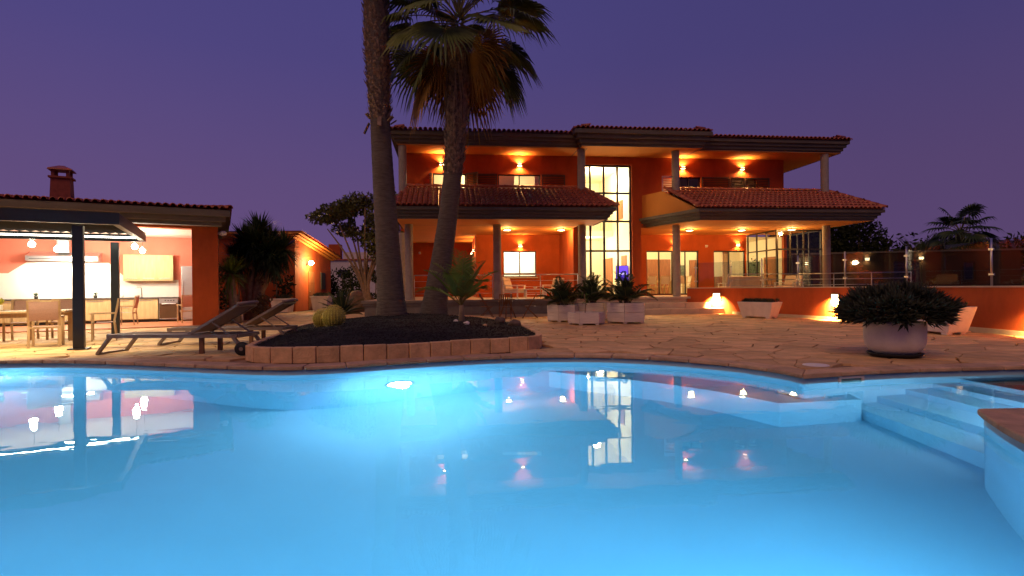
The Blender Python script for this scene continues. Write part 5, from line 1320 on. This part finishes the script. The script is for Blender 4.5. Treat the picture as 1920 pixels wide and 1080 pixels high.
def tree(name, label, loc, trunks, blobs, n, sz, m, bark='pale_bark', grp=None, cat='tree', gate=-.22):
    t = thing(name, label, cat, loc, 0, grp)
    for pts, r0, r1 in trunks: M().tube(smooth_path(pts, 3), [r0+(r1-r0)*i/(3*(len(pts)-1)) for i in range(3*(len(pts)-1)+1)], 8).build('trunk', bark, t, True)
    clump_crown('crown', m, t, blobs, n, sz, random.random()*40, gate=gate); return t
# umbrella shaped tree behind the tall trunk
tb = []
for (a, b, z) in ((-2.2,.2,4.4), (-1.5,-.3,4.7), (-.9,.3,5.2), (-.2,-.2,5.4), (.6,.2,5.5), (-1.2,.5,4.5), (1.2,-.2,5.2), (-.1,.4,4.2), (.9,.3,4.3)):
    tb.append(([(.05*a, 0, -.05), (.10*a-.25, .1*b, 1.4), (.5*a-.15, .6*b, 2.9), (a, b, z-.2)], .10, .025))
tree('umbrella_tree', 'spreading tree with pale forked stems between the outbuilding and the tall palm', (-7.0, 27.0, 0), tb,
     [(-2.3,.2,4.75,.95,.8,.34), (-1.6,-.3,5.0,1.0,.8,.42), (-.9,.3,5.3,1.1,.8,.5), (-.2,-.2,5.55,1.1,.8,.5), (.6,.2,5.6,1.1,.8,.5), (1.3,-.2,5.2,.9,.8,.6), (-.3,.4,4.6,1.0,.8,.4), (.9,.3,4.0,.8,.7,.9), (.5,.2,3.0,.7,.6,.7), (-1.2,.5,4.2,.9,.6,.4), (-.5,.2,4.0,.9,.6,.45), (.2,0,3.5,.8,.6,.5), (.9,0,2.4,.7,.6,.5)], 9000, .23, 'tree_leaf', gate=-.16)
def hedge(name, label, loc, rz, L, D_, Hh, n, sz, m='hedge', cat='hedge'):
    t = thing(name, label, cat, loc, rz); st_ = M()
    for k in range(int(L/.6)): x = -L/2+.3+k*.6; st_.tube([(x,0,-.05), (x+.05,0,Hh*.5), (x,.05,Hh*.85)], [.05,.04,.02], 5)
    st_.build('stems', 'brown_bark', t)
    bl = []
    k = max(3, int(L/.9))
    for i in range(k):
        x = -L/2+(i+.5)*L/k; bl.append((x, random.uniform(-.1,.1)*D_, Hh*.5, L/k*.75, D_*.5, Hh*.5*random.uniform(.88, 1.08)))
    clump_crown('foliage', m, t, bl, n, sz); return t
hedge('hedge', 'dark clipped hedge behind the umbrella tree in front of the distant white house', (-10.9, 39.0, 0), 0, 8.0, 1.6, 2.9, 5200, .26)
hedge('hedge', 'dark hedge in the shade between the kitchen and the outbuilding', (-15.2, 28.0, 0), R(20), 7, 1.6, 2.6, 3000, .26)
# a low stone and wall in front of the hedge
bo = M(); bm = bmesh.new(); bmesh.ops.create_icosphere(bm, subdivisions=4, radius=.8)
for v in bm.verts: v.co *= 1+.3*noise.noise(v.co*1.1+Vector((9,0,0))); v.co.z *= .9
me = bpy.data.meshes.new('boulder'); bm.to_mesh(me); bm.free(); me.materials.append(MT['brown_bark'])
for p in me.polygons: p.use_smooth = True
o = bpy.data.objects.new('boulder', me); C.objects.link(o); o.location = (-8.3, 29.6, .35); tag(o, 'brown boulder at the foot of the dark hedge', 'boulder')
# planters at the outbuilding
def square_pot(x, y, w_, h_, label, pl):
    t = thing('flared_pot', label, 'planter', (x, y, .0), R(2)); a = w_*.4; b = w_*.5
    M().add([(-a,-a,0),(a,-a,0),(a,a,0),(-a,a,0),(-b,-b,h_),(b,-b,h_),(b,b,h_),(-b,b,h_)], [(0,3,2,1),(0,1,5,4),(1,2,6,5),(2,3,7,6),(3,0,4,7)]).build('body', 'concrete', t); M().box(-b+.03, b-.03, -b+.03, b-.03, h_-.08, h_-.04).build('soil', 'soil', t)
    M().add([(-b-.03,-b-.03,h_-.06),(b+.03,-b-.03,h_-.06),(b+.03,b+.03,h_-.06),(-b-.03,b+.03,h_-.06),(-b-.03,-b-.03,h_+.01),(b+.03,-b-.03,h_+.01),(b+.03,b+.03,h_+.01),(-b-.03,b+.03,h_+.01),(-b+.04,-b+.04,h_+.01),(b-.04,-b+.04,h_+.01),(b-.04,b-.04,h_+.01),(-b+.04,b-.04,h_+.01)], [(0,1,5,4),(1,2,6,5),(2,3,7,6),(3,0,4,7),(4,5,9,8),(5,6,10,9),(6,7,11,10),(7,4,8,11)]).build('rim', 'concrete', t)
    p = thing('pot_plant', pl, 'plants', (x, y, h_-.05)); m = M()
    for k in range(60): rosette(m, Vector((random.uniform(-b*.8,b*.8), random.uniform(-b*.8,b*.8), random.uniform(.02, .16))), Vector((random.uniform(-.5,.5), random.uniform(-.5,.5), 1)), 8, .14, .018)
    m.build('leaves', 'shrub', p)
square_pot(-12.1, 28.7, .95, .72, 'pale square pot in front of the outbuilding corner', 'low dark plant in the square pot at the outbuilding corner')
square_pot(-10.85, 31.0, .95, .80, 'pale square pot beside the outbuilding door', 'low dark plant in the square pot beside the outbuilding door')
# --- vegetation behind on the right
tree('dark_tree', 'dark leafy tree right behind the right porch corner', (16.9, 31.5, 0), [([(0,0,-.05),(0,0,1.5),(.2,.1,3.4)], .2, .06), ([(0,0,1.2),(1.0,0,3.2)], .1, .04), ([(0,0,1.2),(-1.0,0,3.2)], .1, .04)],
     [(-1.3,0,2.2,1.7,1.3,2.0), (.4,0,2.6,1.7,1.3,2.0), (1.7,0,3.6,1.1,1.,1.3), (.9,0,4.6,.9,.8,.9), (-.6,0,4.3,1.2,1,.8)], 11000, .32, 'hedge', 'brown_bark', 'dark trees on the right')
tree('wispy_tree', 'thin dark wispy tree showing above the porch roof end on the right', (20.3, 31.5, 0), [([(0,0,-.05),(-.2,0,2.5),(-.1,0,5.0)], .16, .03), ([(-.1,0,2.5),(.7,0,4.4)], .07, .02), ([(-.2,0,2.8),(-.9,0,5.0)], .07, .02)],
     [(0,0,3.6,1.5,1.,1.4), (-.4,0,4.6,1.0,.8,.8), (.9,0,3.0,1.2,1,.9)], 3200, .24, 'hedge', 'brown_bark', 'dark trees on the right')
hedge('hedge', 'dark hedge behind the annex and the glass balustrade', (24.0, 34.0, 0), R(-10), 16, 2.4, 4.3, 7500, .32)
hedge('hedge', 'dark bank of shrubs at the far right edge beyond the balustrade', (29.0, 29.0, 0), R(-25), 7, 3.0, 1.7, 2600, .30)
t = thing('fan_palm', 'dark silhouetted fan palm with drooping leaves above the annex on the right', 'palm tree', (24.3, 29.5, .7), 0, 'palms on the right')
sp, rr = palm_trunk([(0,0,-.1), (.0,0,1.0), (.05,0,2.2), (.05,0,3.2)], [.28, .22, .2, .18], 'trunk', t, 'bark')
for k in range(24):
    az = k*2.39996; el = R(78)-R(105)*k/24; d = (math.cos(az)*math.cos(el), math.sin(az)*math.cos(el), math.sin(el)); pm, b = fan_frond((.05,0,3.2), d, random.uniform(.8, 1.2), .95, .9, 22)
    fo = b.build('frond', 'cycad', t); pm.build('petiole', 'petiole', fo)
for x, y, z, L, lb in ((21.4, 28.6, 1.9, 2.1, 'dark feathery date palm left of the silhouetted fan palm'), (26.6, 26.0, 1.0, 2.0, 'dark feathery date palm at the right picture edge')):
    feather_plant('date_palm', lb, 'palm tree', (x, y, 0), [(0,0,z,.16)], 30, L, 'cycad', (R(80), R(-5)), 1.2, 40, .42, .03, 'palms on the right', 'bark')
# ================================================================ LOUNGERS
def make_lounger(label):
    t = thing('sun_lounger', label, 'sun lounger', group='taupe sun loungers'); W = .33
    for s in (-1, 1): M().bar((0, s*W, .34), (2.28, s*W, .34), .045, .06).build('side_rail', 'bronze', t)
    M().bar((0, -W, .34), (0, W, .34), .05, .06).build('end_rail', 'bronze', t); M().bar((2.28, -W, .34), (2.28, W, .34), .05, .06).build('end_rail', 'bronze', t)
    lg = M(); lg.bar((.05, -W, .33), (-.18, -W, .03), .05, .05); lg.bar((.05, W, .33), (-.18, W, .03), .05, .05); lg.bar((-.18, -W-.02, .025), (-.18, W+.02, .025), .05, .04); lg.build('foot_leg', 'bronze', t)
    for s in (-1, 1):
        M().bar((2.2, s*W, .33), (2.36, s*W, .12), .05, .05).build('head_leg', 'bronze', t)
        wh = M().lathe([(.02, -.03), (.115, -.03), (.12, -.015), (.12, .015), (.115, .03), (.02, .03)], 22).build('wheel', 'rubber', t, True); wh.location = (2.38, s*(W+.045), .12); wh.rotation_euler = (R(90), 0, 0)
        hb = M().lathe([(.001, -.035), (.035, -.035), (.035, .035), (.001, .035)], 12).build('hub', 'bronze', wh)
        M().bar((1.62, s*W*.8, .32), (1.62, s*W*.8, .02), .07, .05).build('support_leg', 'dark_teak', t)
    m = M(); n = 10
    for i in range(n+1): x = .03+1.36*i/n; m.add([(x, -W+.02, .365-.012*math.sin(math.pi*i/n)), (x, W-.02, .365-.012*math.sin(math.pi*i/n)), (x, -W+.02, .355-.012*math.sin(math.pi*i/n)), (x, W-.02, .355-.012*math.sin(math.pi*i/n))], [])
    for i in range(n): m.f += [(4*i, 4*i+1, 4*i+5, 4*i+4), (4*i+2, 4*i+6, 4*i+7, 4*i+3), (4*i, 4*i+4, 4*i+6, 4*i+2), (4*i+1, 4*i+3, 4*i+7, 4*i+5)]
    m.build('seat_sling', 'mesh_fabric', t)
    a = R(31); bx, bz = 1.42, .37; L = .98; bf = M()
    for s in (-1, 1): bf.bar((bx, s*W*.93, bz), (bx+L*math.cos(a), s*W*.93, bz+L*math.sin(a)), .04, .045)
    bf.bar((bx+L*math.cos(a), -W*.93, bz+L*math.sin(a)), (bx+L*math.cos(a), W*.93, bz+L*math.sin(a)), .04, .045); bf.build('back_frame', 'bronze', t)
    bs = M()
    for i in range(n+1):
        q = L*i/n; sag = .02*math.sin(math.pi*i/n); x = bx+q*math.cos(a)+sag*math.sin(a); z = bz+q*math.sin(a)-sag*math.cos(a)+.025; bs.add([(x, -W*.88, z), (x, W*.88, z), (x+.006, -W*.88, z-.01), (x+.006, W*.88, z-.01)], [])
    for i in range(n): bs.f += [(4*i, 4*i+1, 4*i+5, 4*i+4), (4*i+2, 4*i+6, 4*i+7, 4*i+3), (4*i, 4*i+4, 4*i+6, 4*i+2), (4*i+1, 4*i+3, 4*i+7, 4*i+5)]
    bs.build('back_sling', 'mesh_fabric', t)
    hp = M(); hx, hz = bx+L*math.cos(a), bz+L*math.sin(a); hp.tube([(hx-.02, -W*.8, hz+.03), (hx+.10, -W*.5, hz+.05), (hx+.12, 0, hz+.055), (hx+.10, W*.5, hz+.05), (hx-.02, W*.8, hz+.03)], .03, 8); hp.build('headrest', 'mesh_fabric', t, True)
    for s in (-1, 1): M().bar((bx+.45*math.cos(a), s*W*.9, bz+.45*math.sin(a)), (bx+.72, s*W*.98, .36), .03, .02).build('prop_bar', 'bronze', t)
    return t
l1 = make_lounger('taupe mesh sun lounger nearest the pool, backrest raised'); l1.location = (-7.28, 10.15, .012); l1.rotation_euler[2] = R(-5); l1.scale = (1.08, 1, 1)
l2 = copy_tree(l1); l2.location = (-7.25, 11.8, .012); l2.rotation_euler[2] = R(-2); l2['label'] = 'taupe mesh sun lounger behind the nearer one, backrest raised'
# ================================================================ ROUND TABLE AND FOLDING CHAIRS ON THE DECK
rt = thing('round_table', 'round dark wooden garden table in front of the left terrace', 'table', (-.2, 20.6, .012)); M().lathe([(.45, .70), (.46, .715), (.45, .73), (.001, .73)], 28, caps=False).build('table_top', 'dark_teak', rt); M().lathe([(.45, .70), (.001, .70)], 28, caps=False).build('underside', 'dark_teak', rt)
for k in range(3):
    a = k*2.094+.4; M().bar((.05*math.cos(a), .05*math.sin(a), .69), (.36*math.cos(a), .36*math.sin(a), .0), .04, .04).build('leg', 'dark_teak', rt)
def fold_chair(x, y, rz, label):
    t = thing('folding_chair', label, 'chair', (x, y, .012), rz, 'folding wooden garden chairs')
    for s in (-1, 1):
        M().bar((s*.22, .28, 0), (s*.22, -.25, .92), .03, .025).build('back_leg', 'dark_teak', t); M().bar((s*.19, -.28, 0), (s*.19, .20, .46), .03, .025).build('front_leg', 'dark_teak', t); M().bar((s*.25, -.2, .64), (s*.25, .2, .66), .04, .02).build('armrest', 'dark_teak', t)
    for k in range(7): M().box(-.2, .2, -.2+k*.06, -.2+k*.06+.045, .44, .458).build('seat_slat', 'dark_teak', t)
    for k in range(5): M().bar((-.16+k*.08, -.04, .56), (-.16+k*.08, -.225, .88), .04, .012).build('back_slat', 'dark_teak', t)
    M().bar((-.22, -.235, .90), (.22, -.235, .90), .03, .04).build('top_rail', 'dark_teak', t); return t
fold_chair(-.98, 20.5, R(-80), 'folding wooden garden chair left of the round table'); fold_chair(.68, 20.6, R(85), 'folding wooden garden chair right of the round table'); fold_chair(-.25, 19.9, R(5), 'folding wooden garden chair in front of the round table')
# ================================================================ TERRACE FURNITURE
def armchair(s, t_, rz, label, w_=.75):
    x, y = H2W(s, t_); t = thing('lounge_chair', label, 'armchair', (x, y, TZ), HY+rz, 'white lounge chairs on the porches'); h = w_/2
    for sx in (-1, 1):
        for sy in (-1, 1): M().box(sx*(h-.03)-.025, sx*(h-.03)+.025, sy*.33-.025, sy*.33+.025, 0, .55).build('leg', 'white', t)
        M().box(sx*(h-.03)-.04, sx*(h-.03)+.04, -.37, .37, .551, .585).build('armrest', 'white', t)
    M().box(-h+.06, h-.06, -.35, .35, .24, .29).build('seat_frame', 'white', t); M().box(-h+.07, h-.07, -.33, .34, .291, .42).build('seat_cushion', 'cushion', t, bevel=.03)
    m = M().add([(-h+.07,.22,.42),(h-.07,.22,.42),(h-.07,.36,.42),(-h+.07,.36,.42),(-h+.07,.36,.90),(h-.07,.36,.90),(h-.07,.47,.88),(-h+.07,.47,.88)], [(0,3,2,1),(4,5,6,7),(0,1,5,4),(1,2,6,5),(2,3,7,6),(3,0,4,7)]); m.build('back_cushion', 'cushion', t, bevel=.03)
    return t
armchair(.35, 2.1, R(62), 'white lounge chair with pale cushions just right of the left porch column', 1.0); armchair(2.2, 2.3, R(-50), 'white lounge chair with pale cushions behind the left hexagonal planter')
x, y = H2W(1.3, 2.0); ctb = thing('coffee_table', 'low white coffee table between the two lounge chairs', 'table', (x, y, TZ), HY); M().box(-.5, .5, -.3, .3, .36, .40).build('top', 'white', ctb); M().box(-.46, .46, -.26, .26, .14, .16).build('shelf', 'white', ctb)
for sx in (-1, 1):
    for sy in (-1, 1): M().box(sx*.45-.03, sx*.45+.03, sy*.25-.03, sy*.25+.03, 0, .359).build('leg', 'white', ctb)
q = thing('table_bowl', 'small pale bowl on the white coffee table', 'bowl', (x, y, TZ+.401)); M().lathe([(.04,0),(.09,.05),(.10,.10),(.09,.10),(.035,.012)], 16, caps=False).build('bowl', 'cushion', q, True); M().lathe([(.03, 0), (.001, .004)], 12, caps=False).build('foot', 'cushion', q)
armchair(11.3, 2.2, R(180), 'pale cushioned sofa on the right porch behind the glass balustrade', 1.9); armchair(13.0, 1.0, R(-70), 'pale cushioned lounge chair in front of the glazed corner', 1.0)
x, y = H2W(12.0, 1.2); ln = thing('garden_lantern', 'tall glazed lantern with a warm candle on the right porch', 'lantern', (x, y, TZ), HY)
fm = M()
for sx in (-1, 1):
    for sy in (-1, 1): fm.box(sx*.17-.015, sx*.17+.015, sy*.17-.015, sy*.17+.015, .04, .72)
fm.box(-.2, .2, -.2, .2, 0, .04); fm.box(-.2, .2, -.2, .2, .72, .76); fm.build('frame', 'teak', ln); M().lathe([(.05, .04), (.05, .3), (.001, .31)], 14, caps=False).build('candle', emis('candle_wax', (1, .6, .2), 2.5), ln, True); M().lathe([(.10, .76), (.05, .84), (.05, .9)], 12).build('chimney_top', 'teak', ln)
# pale dining chairs seen inside the right room
ch1 = make_chair('indoor_chair', 'pale wooden chair inside the room behind the left sliding door', 'oak', 'curtain', 'pale chairs inside the house')
ch1.location = (*H2W(7.9, 5.2), TZ+.014); ch1.rotation_euler[2] = HY+R(20)
for s, t_, rz, lb in ((8.6, 5.1, 10, 'pale wooden chair inside the room seen left of the porch column'), (9.5, 5.0, -10, 'pale wooden chair inside the room seen right of the porch column'), (10.0, 5.5, 90, 'pale wooden chair inside the room turned sideways beside the framed print')):
    o = copy_tree(ch1); o.location = (*H2W(s, t_), TZ+.014); o.rotation_euler[2] = HY+R(rz); o['label'] = lb
x, y = H2W(8.9, 6.2); it = thing('indoor_table', 'pale dining table inside the room behind the porch column', 'table', (x, y, TZ+.014), HY); M().box(-.9, .9, -.45, .45, .70, .75).build('top', 'oak', it)
for sx in (-1, 1):
    for sy in (-1, 1): M().box(sx*.8-.04, sx*.8+.04, sy*.36-.04, sy*.36+.04, 0, .699).build('leg', 'oak', it)
